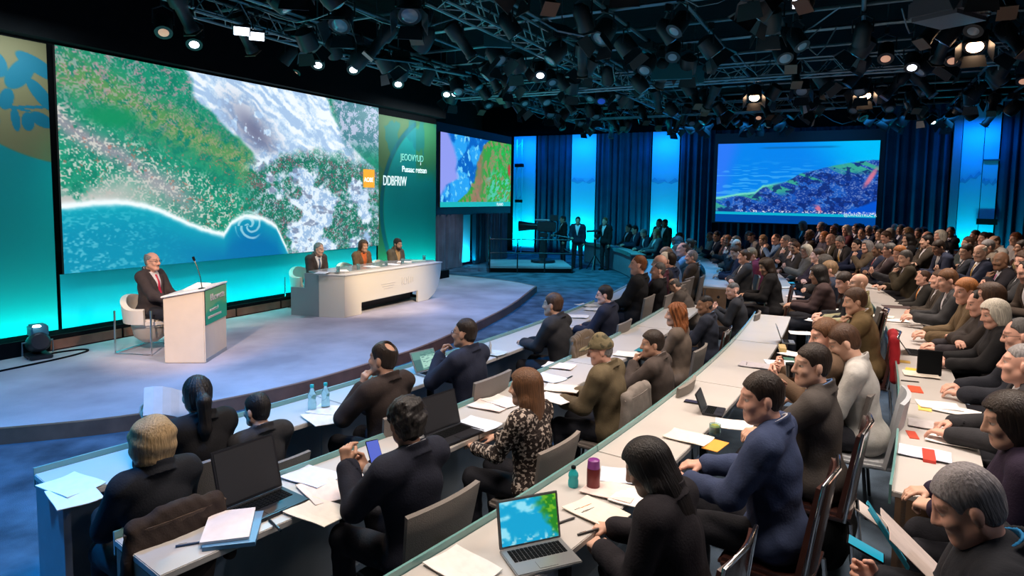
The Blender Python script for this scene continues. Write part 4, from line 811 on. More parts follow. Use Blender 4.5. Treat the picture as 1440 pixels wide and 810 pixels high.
def person(B, key, h, loc, rz, scale, label, skin, hair, hcol, top, tcol, tie=None, leg=(.02,.021,.028), spec=False, group=None, topm=None, headwear=None, beard=None, shirt=(.62,.62,.66), legs=True, cat='person'):
    root = link('person', cached(('b',key), lambda: body_mesh(B, h), 'body', M['skin']), None, SK[skin] if isinstance(skin, str) else skin)
    root.location = loc; root.rotation_euler = (0,0,rz); root.scale = (scale,)*3; tag(root, label, cat, group)
    tm = topm or {'knit':'cloth'}.get(top, 'cloth'); me = cached(('t',key,top,tm), lambda: top_mesh(B, h, top, sum(map(ord, str(key))) % 99), {'suit':'jacket','coat':'coat','knit':'sweater','shirt':'shirt'}[top], M[tm]); link({'suit':'jacket','coat':'coat','knit':'sweater','shirt':'shirt'}[top], me, root, tcol)
    if top in ('suit','coat') :
        link('shirt', cached(('s',key), lambda: shirt_mesh(B, h), 'shirt', M['cloth']), root, shirt)
        if tie: link('tie', cached(('n',key), lambda: tie_mesh(B, h*.8), 'tie', M['silk']), root, tie)
    if legs:
        link('trousers', cached(('l', B.stand, round(float(B.pel[2]),2), round(float(B.leg[1][2][1]),2), key if B.stand else 0), lambda: legs_mesh(B, max(h,.009)), 'trousers', M['cloth']), root, leg)
        for s in (1,-1): link('shoe', cached(('f', s, B.stand, round(float(B.pel[2]),2), round(float(B.leg[1][2][1]),2)), lambda: shoe_mesh(B, s, .009), 'shoe', M['leather']), root)
    mw = head_matrix(B)
    if headwear == 'cap':
        link('cap', cached('cap', lambda: cap_mesh(), 'cap', M['camo']), root, None, mw)
    if hair: link('hair', cached(('h',hair), lambda: hair_mesh(hair, .0045), 'hair', M['hair']), root, HC[hcol] if isinstance(hcol, str) else hcol, mw)
    if beard: link('beard', cached(('beard',beard), lambda: beard_mesh(beard), 'beard', M['hair']), root, HC[hcol], mw)
    if spec: glasses(root, mw)
    return root
def beard_mesh(kind):
    F = Field()
    if kind == 'moustache': F.cap((-.022,.084,-.052), (.022,.084,-.052), .0085, k=.004)
    else:
        F.ell((0,.045,-.085), (.056,.056,.05), None, .02)
        for s in (1,-1): F.cap((.058*s,.02,-.03), (.045*s,.05,-.08), .02, .02, .02)
        F.ell((0,.092,-.066), (.022,.02,.014), None, .005, sub=True); F.fun('int', lambda x,y,z: z + .03 - np.abs(x)*.6 + 0*y, .01)
    return F.mesh(.005)
AUD = 1.10; ZH = 1.32
NEARS = []
def draped(label, p, f, col, seed=0, striped=False, size=1.):
    F = Field(); F.cap((-.23,-.0,.15), (.23,0,.15), .032, k=.03); F.ell((0,-.03,-.06), (.27,.05,.26), None, .05); F.cap((.23,-.01,.12), (.30,-.02,-.22), .045, .04, .04); F.cap((-.23,-.01,.12), (-.29,-.03,-.26), .045, .04, .04); F.cap((-.1,-.01,.18), (.1,-.01,.18), .028, k=.03); F.fun('disp', wrinkle(.003,seed), 0); P, Q = F.mesh(.009); mm = np_mesh('coat', P, Q); mm.materials.append(M['striped' if striped else 'cloth']); o = link('coat', mm, None, col); c, s = math.cos(f), math.sin(f); o.location = (p[0]+.20*s*size, p[1]-.20*c*size, .83*size); o.scale = (size,)*3; o.rotation_euler = (0,0,f); return tag(o, label, 'coat', 'coats on chair backs')
SEATO = {1:.92, 2:2.06, 3:3.36, 4:4.90, 5:5.85, 6:6.72, 7:7.6, 8:8.45}
def seat_at(u, v, B, facing, zf=0., zh=None, scale=AUD):
    """root position so that the head centre lies on the sight line of photo pixel (u, v) at its seated height"""
    z = zf + B.hc[2]*scale; p = at(u, v, z); c, s = math.cos(facing), math.sin(facing); hx, hy = B.hc[0]*scale, B.hc[1]*scale
    return np.array([p[0]-(c*hx-s*hy), p[1]-(s*hx+c*hy), zf])
def near(u, v, label, skin, hair, hcol, top, tcol, yaw=0, pitch=0, roll=0, lean=6, side=0, ra='desk', la='desk', h=.007, turn=0, chair='fabric', fem=False, belly=0., chaircol=(.20,.18,.165), who=None, seatrow=None, scale=None, coat=None, **kw):
    B = Body(lean=lean, side=side, yaw=yaw, pitch=pitch, roll=roll, ra=AR[ra] if isinstance(ra, str) else ra, la=AR[la] if isinstance(la, str) else la, fem=fem, belly=belly)
    p0 = at(u, v, B.hc[2]*AUD); s, o = to_so(p0[0], p0[1]); row = min(SEATO, key=lambda k: abs(SEATO[k]-o)) if not seatrow else seatrow; best = None
    for A in (np.linspace(.93, 1.16, 24) if scale is None else [scale]):
        p0 = at(u, v, B.hc[2]*A); s, o = to_so(p0[0], p0[1]); t, n = rowp(s, 0)[1:]; f = math.atan2(n[1], n[0]) + math.pi/2 + math.radians(turn)     # +Y looks along -n
        p = seat_at(u, v, B, f, scale=A); e = abs(to_so(p[0], p[1])[1] - SEATO[row]) + 1.3*abs(A-1.10)
        if best is None or e < best[0]: best = (e, A, p, f, s, o)
    e, A, p, f, s, o = best; key = ('near', u, v)
    r = person(B, key, h, tuple(p), f, A, label, skin, hair, hcol, top, tcol, **kw)
    NEARS.append((row, to_so(p[0],p[1])[0]))
    if chair:
        c = place_chair(chair, p[0], p[1], 0, f, ('grey fabric chair' if chair == 'fabric' else 'brown leather and chrome chair') + ' under the ' + (who or label), 'delegate chairs', chaircol, min(1, A/1.08))
    if coat: draped(coat[0], p, f, coat[1], seed=len(NEARS), striped=coat[2], size=min(1, A/1.08))
    return r, p, f, s, o
NAVY, BLK, CHAR, BRN, OLV, GRY, TAUPE = (.016,.020,.040), (.010,.010,.012), (.026,.026,.030), (.055,.036,.026), (.115,.088,.050), (.075,.070,.068), (.13,.10,.08)
# front row
near(277,556,'woman with a long black ponytail holding up a grey sheet in the front row','light','pony','black','coat',BLK,yaw=-12,pitch=0,ra=dict(w=(.10,.40,.95),d=(-.3,.6,.6),n=(-.6,-.6,0),c=45),la=dict(w=(.16,.40,1.0),d=(.1,.6,.6),n=(-.6,-.6,0),c=45),fem=True,scale=.96,who='woman with the black ponytail')
near(361,577,'black-haired person in a dark suit with pale collar before the open black laptop','light','short','black','suit',CHAR,yaw=10,pitch=-4,seatrow=1,scale=.84,who='black-haired person in front of the open black laptop')
near(538,505,'dark-haired man with a small bald spot in a dark brown jacket, front row','tan','spot','dark','suit',(.034,.024,.022),yaw=16,ra='desk',la='cheek',who='man with the bald spot in dark brown')
near(653,469,'balding man in glasses and navy suit with a hand at his mouth, at a laptop','tan','receding','dark','suit',NAVY,yaw=10,la='mouth',ra='type',lean=8,spec=True,who='balding man at the small white laptop')
near(777,429,'short-haired man in a dark suit with both hands on the front desk edge','tan','short','brown','suit',CHAR,yaw=6,lean=14,ra=dict(w=(.02,.46,.745),d=(-.6,1,0),n=(0,0,-1),c=50),la=dict(w=(.05,.48,.745),d=(-.6,1,0),n=(0,0,-1),c=50),coat=('striped brown coat over the chair of the man with both hands on the front desk',(.16,.12,.09),True),who='man with both hands on the front desk edge')
near(850,415,'dark-haired man in glasses, navy suit and maroon tie in the front row','pink','short','black','suit',NAVY,yaw=22,pitch=-4,tie=(.22,.02,.05),spec=True,who='man in glasses with the maroon tie')
near(897,373,'man with thin reddish hair leaning back in a dark suit by the front aisle','pink','receding','auburn','suit',BLK,yaw=12,lean=-4,ra='lap',la='lap',who='reddish-haired man leaning back by the front aisle')
near(925,381,'tall balding man in an open dark suit holding white papers on his lap','pink','receding','dgrey','suit',BLK,yaw=24,lean=-4,ra='lap',la=dict(w=(.06,.36,.70),d=(-.5,1,.1),n=(0,0,-1),c=45),shirt=(.75,.70,.74),who='balding man with white papers on his lap')
near(948,402,'person bowed forward in a crumpled grey-brown jacket','light','ring','dgrey','coat',(.085,.070,.060),yaw=5,pitch=-38,lean=26,ra='deskin',la='chin',chair=None)
# second row
near(213,622,'woman with a blond bob seen from behind in a dark jacket, nearest at left','light','bobbig',(.36,.25,.13),'coat',(.012,.014,.020),yaw=0,pitch=3,fem=True,h=.006,seatrow=1,scale=.93,coat=('dark brown coat hung over the chair of the woman with the blond bob',(.035,.024,.020),False),who='woman with the blond bob',chaircol=(.10,.07,.055))
near(571,594,'man with thick black curly hair in a dark navy suit holding up a phone','tan','curly','black','suit',(.012,.014,.026),yaw=-22,pitch=-6,la=dict(w=(.13,.40,.93),d=(-.1,.3,1),n=(-1,.2,0),c=60),ra=dict(w=(.02,.42,.86),d=(-.5,.7,.5),n=(-.4,-1,.3),c=55),h=.006,who='curly black-haired man with the phone')
near(738,545,'woman with long straight light-brown hair in a speckled knit','light','long','chest','knit',(.030,.022,.020),yaw=18,pitch=-4,fem=True,topm='knit',h=.006,ra='desk',la='desk',who='woman in the speckled knit',chaircol=(.24,.21,.19))
near(844,493,'older man in a camouflage cap and olive jacket','pink','ring','grey','coat',OLV,yaw=28,pitch=-10,lean=10,headwear='cap',h=.006,coat=('grey jacket with hanging sleeves on the chair of the man in the camouflage cap',(.20,.175,.155),False),who='man in the camouflage cap',chaircol=(.24,.21,.19))
near(917,484,'dark-haired man in a grey-brown suit resting his face on his hand','tan','side','dark','suit',(.060,.046,.040),yaw=34,pitch=-4,la='mouth',ra='deskin',lean=12,h=.007,who='man resting his face on his hand',chaircol=(.24,.215,.19))
near(950,443,'woman with long wavy auburn hair in a taupe jacket','light','wavy','auburn','knit',TAUPE,yaw=20,fem=True,who='woman with wavy auburn hair')
near(991,429,'dark-skinned man with cropped hair in a dark blue-grey suit','brown','crop','black','suit',(.022,.026,.040),yaw=30,pitch=-4,chair='brown',shirt=(.25,.42,.65),who='cropped-haired man in the blue-grey suit')
near(1030,409,'man with cropped greying hair in a charcoal jacket, hands raised before him','pink','crop','dgrey','suit',CHAR,yaw=35,pitch=-8,lean=14,chair='fabric',ra='phone',la='phone',who='cropped grey-haired man in charcoal')
near(972,362,'man with grey hair in profile wearing a brown quilted jacket by the aisle','pink','short','grey','coat',(.050,.038,.030),yaw=15,lean=-2,ra='lap',la='lap',who='grey-haired man in the quilted jacket')
near(1077,375,'woman with long dark hair in black beside the cross aisle with a bag behind her','tan','long','dark','coat',BLK,yaw=35,pitch=-16,fem=True,lean=12,chair='brown',who='long-haired woman in black beside the cross aisle')
near(1056,359,'person with grey-blond hair in a maroon jacket','pink','side','sandy','coat',(.13,.018,.045),yaw=30,pitch=-14,lean=14,who='person in the maroon jacket')
near(1034,355,'person with brown hair and a name badge in dark navy','light','short','brown','suit',NAVY,yaw=35,pitch=-18,lean=12,who='brown-haired person with the badge')
# third row
near(910,657,'woman with very long black hair bent over papers next to the colourful laptop','light','long','black','coat',(.014,.012,.016),yaw=20,pitch=-26,lean=16,fem=True,h=.006,ra='type',la='write',chair='brown',who='black-haired woman next to the colourful laptop')
near(1070,560,'dark-haired man in a blue suit jacket','pink','short','dark','suit',(.040,.058,.125),yaw=30,pitch=-8,lean=8,h=.006,chair='brown',ra='desk',la='desk',who='man in the blue suit jacket')
near(1141,514,'dark-haired man in a grey suit and blue collar drinking from a dark cup','light','short','dark','suit',(.060,.052,.048),yaw=34,pitch=-2,la='mouth',ra='deskin',h=.006,chair='brown',shirt=(.12,.24,.50),who='man drinking from the dark cup')
near(1160,473,'reddish-brown-haired man in a brown jacket with hands raised to his face','pink','short','chest','suit',(.10,.062,.038),yaw=30,pitch=-10,la='phone',ra='phone',lean=8,chair='fabric',who='reddish-haired man in brown')
near(1187,482,'person in a pale grey shirt bent forward behind the man in brown','light','short','brown','shirt',(.42,.41,.39),yaw=10,pitch=-25,lean=12,chair='fabric',chaircol=(.45,.47,.5),who='person in the pale grey shirt')
near(1202,424,'person with shaggy brown hair in an olive-tan jacket with chin on hand','tan','side','brown','coat',(.15,.10,.045),yaw=20,pitch=-10,la='chin',lean=12,chair='brown',coat=('red jacket on the chair of the shaggy-haired person in olive-tan',(.32,.012,.02),False),who='shaggy-haired person in olive-tan')
near(1207,399,'bald man in a pale khaki shirt','tan',None,'dark','shirt',(.30,.27,.15),yaw=20,chair='brown',who='bald man in khaki')
near(1187,397,'dark-haired man in a black jacket leaning over his desk in the third row','pink','short','dark','suit',BLK,yaw=25,pitch=-18,lean=16,who='dark-haired man leaning over his desk')
# fourth row and the two people nearest the camera on the right
near(1298,391,'balding man with a bright orange tie','pink','receding','brown','suit',(.030,.028,.026),yaw=-4,tie=(.80,.28,.02),chair='brown',who='man with the orange tie')
near(1320,393,'broad man in a dark brown suit beside the orange tie, hands joined','pink','short','brown','suit',(.050,.040,.032),yaw=6,ra='deskin',la='deskin',chair='brown',who='broad man beside the orange tie')
near(1358,410,'person with swept ginger-blond hair in a brown striped jacket','pink','side','ginger','coat',(.13,.09,.05),yaw=26,pitch=-8,lean=10,topm='striped',chair='brown',who='ginger-blond person in stripes')
near(1377,427,'man with receding black hair and a heavy face in a dark suit','pink','receding','black','suit',(.030,.026,.032),yaw=12,pitch=-14,chair='brown',who='man with receding black hair')
near(1398,442,'person with a short pale-blond crop in black','pink','bob','white','coat',BLK,yaw=20,pitch=-14,fem=True,chair='brown',who='person with the pale-blond crop')
near(1433,472,'person in dark glasses and a dark quilted jacket at the right edge','pink','receding','dgrey','coat',(.016,.018,.026),yaw=4,pitch=-10,spec=True,chair='brown',who='person in dark glasses at the right edge')
near(1436,512,'bald man in a dark jacket looking towards the camera side at the right edge','pink','crop','grey','suit',CHAR,yaw=-4,pitch=0,h=.006,chair='brown',ra='write',who='bald man at the right edge')
near(1420,592,'woman with short dark-brown hair in dark purple writing at the right edge','light','bob','dark','coat',(.022,.014,.034),yaw=14,pitch=-14,lean=10,fem=True,h=.006,la='write',chair='brown',who='dark-haired woman in purple at the right edge')
R42 = near(1360,712,'grey-haired man nearest the camera reading a leaflet, lower right corner','pink','short',(.27,.25,.26),'coat',(.014,.016,.022),yaw=4,pitch=-26,lean=6,turn=8,h=.006,chair=None,shirt=(.02,.22,.50),ra=dict(w=(.10,.34,.80),d=(-.3,1,.4),n=(-.8,-.4,.3),c=45),la=dict(w=(.12,.40,.76),d=(-.3,1,.2),n=(-.5,0,1),c=35))
# row by row: the rest of the crowd, each in its own seat
EXTRA = [ # row, u, hair, hair colour, skin, top, colour, who
 (4,1252,'short','dgrey','pink','suit',(.05,.035,.04),'greying man in glasses reading a raised booklet',True),(4,1270,'side','ginger','pink','suit',(.02,.02,.025),'ginger-haired person looking this way between two dark suits',False),(4,1285,'short','dgrey','light','suit',(.045,.036,.022),'person with slate-grey hair turned away in an olive-brown jacket',False),
 (4,1223,'bob','grey','pink','coat',(.10,.075,.05),'grey-haired woman in a tan jacket over blue',False),(4,1209,'short','black','light','suit',(.012,.020,.055),'black-haired person in a bright navy suit',False),(4,1199,'short','grey','pink','suit',(.03,.03,.035),'grey-haired man with a cream tie',True),
 (4,1179,None,'grey','pink','suit',(.055,.048,.036),'bald man in a grey-green suit sitting tall',False),(4,1158,'curly','ginger','pink','knit',(.06,.06,.09),'woman with a large curly ginger-blond perm',False),(4,1388,'long','brown','pink','coat',(.03,.024,.022),'long-haired woman in glasses behind the ginger-blond head',True),
 (3,1183,'long','black','tan','coat',(.05,.03,.03),'black-haired woman in the third row near the olive-tan jacket',False),(3,1165,'side','sandy','pink','suit',(.03,.04,.07),'man in profile with a light blue collar, third row',False),(3,1151,'short','brown','pink','suit',(.028,.014,.018),'brown-haired man in near-black with papers, third row',False),(3,1137,'bob','white','pink','coat',(.16,.14,.12),'white-haired person with pale sleeves, third row',False),(3,1126,'short','brown','tan','suit',(.035,.03,.028),'man bending over his papers, third row',False),(3,1119,'short','dark','pink','suit',(.05,.045,.045),'man in grey with a pink face, third row',False),
 (2,1010,'short','black','tan','suit',(.012,.03,.07),'dark-haired man in bright navy past the cross aisle',False),(1,939,'short','dark','pink','suit',(.016,.024,.055),'dark-haired man in a navy jacket past the cross aisle, front row',False),(1,928,None,'grey','pink','suit',(.07,.02,.035),'bald man in wine red past the cross aisle',False),(1,919,'short','white','pink','suit',(.03,.03,.04),'white-haired man past the cross aisle at the far end of the front row',False),(1,948,'short','black','tan','coat',(.12,.085,.055),'man in a tan jacket past the cross aisle',False),(1,961,'ring','dgrey','pink','shirt',(.10,.30,.52),'balding man in a bright blue shirt past the cross aisle',False),
 (5,1306,'short','black','light','suit',(.045,.036,.028),'dark-haired man slumped with a blue-grey lapel',False),(5,1362,'short','dark','light','suit',(.02,.024,.034),'dark-haired man below the grey-haired heavy man',False),(5,1423,None,'dark','brown','suit',(.022,.020,.026),'bald brown-skinned man with a pink and blue tie',False),
 (6,1402,'short','grey','pink','coat',(.16,.13,.10),'heavy grey-haired man in a beige and brown coat',False),(6,1437,'short','dark','tan','shirt',(.12,.09,.04),'dark-haired man in glasses and an olive shirt at the right edge',True),(6,1362,'short','brown','tan','suit',(.04,.05,.05),'man with an orange-lit face by the cyan panel',False),
 (7,1389,'short','dark','pink','suit',(.02,.02,.03),'pink-faced man before the teal column',False),(7,1407,'ring','brown','tan','shirt',(.50,.48,.45),'balding man in a white shirt before the teal column',False),(7,1336,'short','dark','pink','suit',(.02,.02,.026),'man sitting tall before the tall cyan panel',False),
 (8,1236,'bob','ginger','pink','coat',(.10,.07,.06),'ginger-haired person beneath the right corner of the rear screen',False),(8,1251,None,'dgrey','tan','suit',(.045,.045,.05),'bald man in grey just right of the rear screen',False),(8,1139,'short','grey','pink','suit',(.02,.025,.04),'grey-haired man under the middle of the rear screen',False),(8,1172,'ring','sandy','tan','suit',(.02,.02,.025),'man with an orange-lit bald head under the rear screen',False)]
SPAN = {1:(8.6,15.4), 2:(10.8,16.8), 3:(9.3,17.2), 4:(6.8,16.8), 5:(8.3,18.3), 6:(9.6,18.8), 7:(10.6,19.4), 8:(11.8,20.2)}
def px(p):
    q = np.array([p[0],p[1],p[2]-CAM_H]); w = q@cF; return 720+FPX*(q@cX)/w, CV-FPX*(q@cY)/w
taken = {k: [] for k in SEATO}
for r_, s_ in NEARS: taken[r_].append(s_)
VAR = [dict(lean=4,ra='desk',la='deskin'), dict(lean=-3,ra='lap',la='lap'), dict(lean=9,ra='deskin',la='chin',pitch=-6), dict(lean=15,ra='write',la='desk',pitch=-22), dict(lean=0,ra='cross',la='cross'), dict(lean=3,ra='side',la='mouth',roll=6), dict(lean=11,ra='type',la='type',pitch=-12), dict(lean=2,ra='lap',la='phone',pitch=-8)]
YAW = [18,4,30,12,-6,24,10,36]
def crowd(row, s, hair, hcol, skin, top, tcol, label, spec, idx, tie=None, fem=False, off=0.):
    v = idx % 8; kw = dict(VAR[v]); B = None; key = ('far', v, fem)
    if key not in MC: MC[key] = Body(yaw=YAW[v], fem=fem, **{k: (AR[q] if k in ('ra','la') else q) for k, q in kw.items()})
    B = MC[key]; p, t, n = rowp(s, SEATO[row]+off); f = math.atan2(n[1], n[0])+math.pi/2 + rnd.uniform(-.2,.2); z = RISER if row > 4 else 0
    if (p-B0)@BN < .75: return
    rank = sorted(taken[row]).index(min(taken[row], key=lambda q: abs(q-s))); place = '%s person along the %s' % (ORD[rank] if rank < 20 else 'twenty-' + ORD[rank-20], ROWN[row]); label = label.replace('@', place)
    person(B, key, .009, (p[0],p[1],z), f, (AUD if row < 4 else 1.14)*rnd.uniform(.98,1.04), label, skin, hair, hcol, top, tcol, tie=tie, spec=spec)
    place_chair('fabric' if row < 3 else 'brown', p[0], p[1], z, f, ('grey fabric' if row < 3 else 'brown leather and chrome') + ' chair under the ' + (place if off == 0 else label.split(' in ')[0].split(' at the')[0] + ' at the far curved desk'), 'delegate chairs')
k_ = 0; Q_ = []
for row, u, hair, hcol, skin, top, tcol, label, spec in EXTRA:
    ss = np.linspace(SPAN[row][0]-1.5, SPAN[row][1]+1.5, 120); zz = ZH + (RISER if row > 4 else 0); us = [px((*rowp(s, SEATO[row])[0], zz))[0] for s in ss]; i = int(np.argmin(np.abs(np.array(us)-u))); s = float(ss[i])
    for q in taken[row]:
        if abs(q-s) < .5: s = q + (.56 if s >= q else -.56)
    taken[row].append(s); fem = 'woman' in label; Q_.append((row, s, hair, hcol, skin, top, tcol, label, spec, k_*3+row, (.6,.4,.12) if 'cream tie' in label else (.55,.15,.30) if 'pink and blue' in label else None, fem)); k_ += 1
HS = ['short','side','receding','spot','ring','short','crop','short','bob','long','short','curly','side','bun']; FEMH = {'bob','long','bun'}
HCs = ['black','dark','brown','grey','dgrey','dark','brown','white','sandy','chest','dgrey','auburn']; HN = dict(black='black',dark='dark',brown='brown',grey='grey',dgrey='iron-grey',white='white',sandy='sandy',chest='chestnut',auburn='auburn',blond='blond',ginger='ginger')
TOPS = [('suit',(.012,.012,.015),'black suit'),('suit',(.018,.024,.05),'navy suit'),('suit',(.05,.036,.028),'brown jacket'),('suit',(.035,.035,.038),'charcoal suit'),('coat',(.09,.065,.04),'tan coat'),('knit',(.09,.02,.03),'wine-red sweater'),('shirt',(.40,.40,.42),'pale shirt'),('suit',(.08,.075,.07),'grey suit'),('coat',(.03,.028,.02),'dark olive coat'),('shirt',(.10,.2,.4),'blue shirt')]
HW = dict(short='short {} hair',side='parted {} hair',receding='receding {} hair',spot='{} hair with a bald spot',ring='thin {} hair at the sides',crop='cropped {} hair',bob='a {} bob',long='long {} hair',curly='curly {} hair',bun='{} hair in a bun')
for row in range(1,9):
    a, b = SPAN[row]; n = int((b-a)/.62); m = 0
    for i in range(n+1):
        s = a + (b-a)*i/n + rnd.uniform(-.06,.06)
        if any(abs(q-s) < .52 for q in taken[row]): continue
        taken[row].append(s); hs = HS[rnd.randrange(14)]; hc = HCs[rnd.randrange(12)]; tp = TOPS[min(rnd.randrange(14) % 10, 9)] if rnd.random() < .75 else TOPS[rnd.randrange(4)]
        fem = hs in FEMH; m += 1; tie = rnd.choice([None,None,(.3,.03,.04),(.05,.08,.25),(.4,.25,.05)]) if tp[0] == 'suit' and not fem else None
        Q_.append((row, s, hs, hc, rnd.choice(['pink','pink','light','tan','pink','brown','pale']), tp[0], tp[1], '%s with %s, %s, @' % ('woman' if fem else 'man', HW[hs].format(HN[hc]), tp[2]), False, rnd.randrange(8), tie, fem))
for q in Q_: crowd(*q)
# the far curved end of the front row
for k, (s, hair, hc, tcol, lab) in enumerate(((17.4,'long','blond',(.11,.12,.14),'woman with blond hair in a grey top at the far curved desk'),(18.3,'short','grey',(.02,.025,.045),'grey-haired man at the far curved desk next to the blond woman'),(19.3,'short','black',(.02,.03,.06),'dark-haired man bending low at the far curved desk'),(20.3,'short','dark',(.015,.015,.018),'pink-faced man in black at the far curved desk'))):
    crowd(1, s, hair, hc, 'pink', 'suit', tcol, lab, False, (0,3,6,1)[k], None, k == 0, -.25)
# people standing at the back and at the broadcast camera
def stander(u, v, y, label, skin, hair, hcol, tcol, face, **kw):
    B = Body(lean=2, stand=True, ra=kw.pop('ra', dict(w=(.16,.30,1.05),d=(-.3,1,.2),n=(0,0,-1),c=40)), la=kw.pop('la', dict(w=(.22,.05,.78),d=(0,.2,-1),n=(-1,0,0),c=30)), yaw=kw.pop('yaw',0)); d = cF + cX*(u-720)/FPX + cY*(CV-v)/FPX; q = d*y/d[1]
    sc_ = kw.pop('scale',1.0); p = (q[0],q[1],kw.pop('z0',0.)); return person(B, ('st',label), .010, p, face, sc_, label, skin, hair, hcol, 'suit', tcol, **kw)
stander(813,311,21.5,'man standing in a dark jacket and white shirt in front of a cyan panel','tan','short','black',(.012,.02,.04),math.radians(165))
stander(793,318,22.5,'camera operator in black standing behind the broadcast camera','tan','short','black',BLK,math.radians(100))
stander(928,318,20.6,'left one of two people standing before the cyan panel','tan','short','dark',(.012,.02,.03),math.radians(120)); stander(936,320,20.2,'right one of two people standing before the cyan panel','brown','short','black',(.010,.018,.016),math.radians(120))
stander(852,313,21.3,'man in black standing behind the far curved desk','pink','short','auburn',BLK,math.radians(130))
# people on the stage
def stage_person(B, x, y, face, label, scale, **kw): return person(B, ('stage',label), .008, (x,y,.15), face, scale, label, **kw)
stage_person(Body(lean=3,yaw=-6,pitch=-2,ra=dict(w=(.10,.40,.70),d=(-.4,1,0),n=(0,0,-1),c=35),la=dict(w=(.10,.38,.70),d=(-.4,1,0),n=(0,0,-1),c=35),belly=.03), -5.10,9.00, math.radians(-97), 'moustached balding man in glasses, dark suit and red tie seated alone behind the lectern', 1.04, skin='pink', hair='ring', hcol='grey', top='suit', tcol=(.040,.032,.034), tie=(.45,.02,.06), spec=True, beard='moustache')
fp = math.atan2(dn[1], dn[0]) - math.pi/2
for (x, y), lab, skin, hair, hc, tc, kw, bk in (((-3.93,12.62),'grey-haired man in a dark suit and tie looking down at the panel desk','pink','receding','grey',(.055,.042,.042),dict(tie=(.05,.10,.2)),dict(pitch=-12,yaw=10)),((-3.25,13.52),'person with collar-length brown hair, tan jacket and orange top, middle of the panel','tan','bob','brown',(.14,.085,.05),dict(shirt=(.55,.13,.04)),dict(yaw=-12,pitch=-4)),((-2.66,14.2),'dark-haired bearded man in a grey-green jacket at the far end of the panel','tan','short','dark',(.10,.085,.06),dict(shirt=(.50,.30,.13),beard='full'),dict(pitch=-8,yaw=-6))):
    stage_person(Body(lean=14, ra=AR['deskin'], la=AR['deskin'], seat=.45, **bk), x, y, fp, lab, .99, skin=skin, hair=hair, hcol=hc, top='suit', tcol=tc, **kw)
# ------------------------------------------------------------------ things on the desks
ZT = .7405
def row_heading(x, y): s, o = to_so(x, y); t, n = rowp(s, 0)[1:]; return math.atan2(n[1], n[0]) + math.pi/2     # the reader's forward
def flat(name, cat, u, v, w, d, col, label, rot=0., th=.004, m='paper', z=ZT, group=None, bend=.0):
    p = at(u, v, z); G = [[(-w/2+w*i/6, -d/2+d*j/6, th/2 + bend*(abs(i/3-1))**2*.03 + bend*.01*math.sin(j*1.1+i)+bend*.02) for j in range(7)] for i in range(7)]
    o = link(name, MB().sheet(G, th).mesh(name, M[m]), None, col); o.location = (p[0],p[1],z); o.rotation_euler = (0,0,row_heading(p[0],p[1])+math.radians(rot)); return tag(o, label, cat, group)
WH, CRM, PNK, BLU = (.80,.77,.75), (.78,.70,.60), (.80,.66,.62), (.62,.68,.80)
PAPERS = [(100,684,WH,12,'white sheet lying askew at the near end of the front desk'),(104,699,WH,-6,'white sheet at the near corner of the front desk, closest to the edge'),(464,579,WH,20,'white sheet beside the two clear bottles'),(452,590,CRM,-15,'cream sheet behind the bottles on the front desk'),
 (438,672,BLU,10,'blue-tinted sheet right of the black laptop'),(455,692,PNK,-14,'pink sheet by the elbow of the curly-haired man'),(448,722,CRM,8,'cream sheet near the back edge left of the curly-haired man'),(688,572,PNK,6,'pale pink sheet right of the second black laptop'),(706,566,WH,-10,'white sheet left of the woman in the speckled knit'),(672,598,BLU,0,'bluish sheet below the pale pink one by the second black laptop'),
 (786,516,PNK,10,'pinkish sheet left of the man in the camouflage cap, farthest one'),(770,533,BLU,-12,'bluish sheet between the speckled knit and the camouflage cap'),(790,548,CRM,16,'cream sheet by the elbow of the man in the camouflage cap'),(778,562,WH,-6,'white sheet close beside the woman in the speckled knit'),(884,500,CRM,6,'cream sheet under the elbows of the man resting his face'),
 (836,436,WH,8,'white open booklet before the man with the maroon tie'),(824,430,CRM,-20,'cream sheet beside the booklet of the man with the maroon tie'),(812,446,WH,15,'small white sheet at the desk edge near the maroon tie'),(690,497,(.52,.55,.50),0,'large grey-green sheet on the front desk near the joined hands'),
 (650,800,WH,-4,'big white sheet at the bottom left of the colourful laptop'),(858,692,PNK,8,'pinkish sheet between thermos and black-haired woman'),(838,722,CRM,-10,'cream sheet behind the laptop screen'),(880,672,BLU,25,'bluish crumpled sheet near the black-haired woman’s face'),(900,705,WH,5,'white sheet under the hands of the black-haired woman'),(968,617,CRM,-4,'cream booklet left of the orange leaflet'),(1035,600,WH,12,'white sheet at the elbow of the man in the blue suit'),
 (1062,515,(.42,.40,.44),0,'grey mat left of the man drinking'),(1098,512,BLU,18,'blue-white folder before the man drinking'),(1118,500,WH,-20,'white sheet below the cup'),(1128,470,WH,10,'white sheet beside the brown-grey tablet stand'),(1150,452,WH,-12,'white papers before the shaggy-haired person'),
 (1170,437,WH,20,'white stack before the dark-haired man leaning over his desk'),(1118,418,PNK,-5,'pink sheet on the third-row desk past the cross aisle'),(1105,405,CRM,14,'cream sheet on the third-row desk, farther along'),(1262,452,WH,6,'white sheet near the red bag on the fourth-row desk'),(1240,446,CRM,-12,'cream sheet at the bend of the fourth-row desk'),
 (1320,572,WH,10,'white sheet lying on the yellow folder'),(1345,580,WH,-14,'white sheet right of the yellow folder'),(1338,622,WH,-6,'white booklet with printed lines before the woman in purple'),(1310,600,(.48,.45,.45),0,'grey mat above the printed booklet'),(1295,528,CRM,4,'cream sheet between yellow note and orange folder'),(1352,517,CRM,6,'cream sheet on the brown mat'),(1315,458,WH,12,'white magazine on the pile in the fourth row'),(1300,640,BLU,0,'pale sheet under the red bar')]
for u, v, c, r, l in PAPERS: flat('paper_sheet', 'paper', u, v, .21, .297, c, l, r, group='loose papers on the desks', bend=.25)
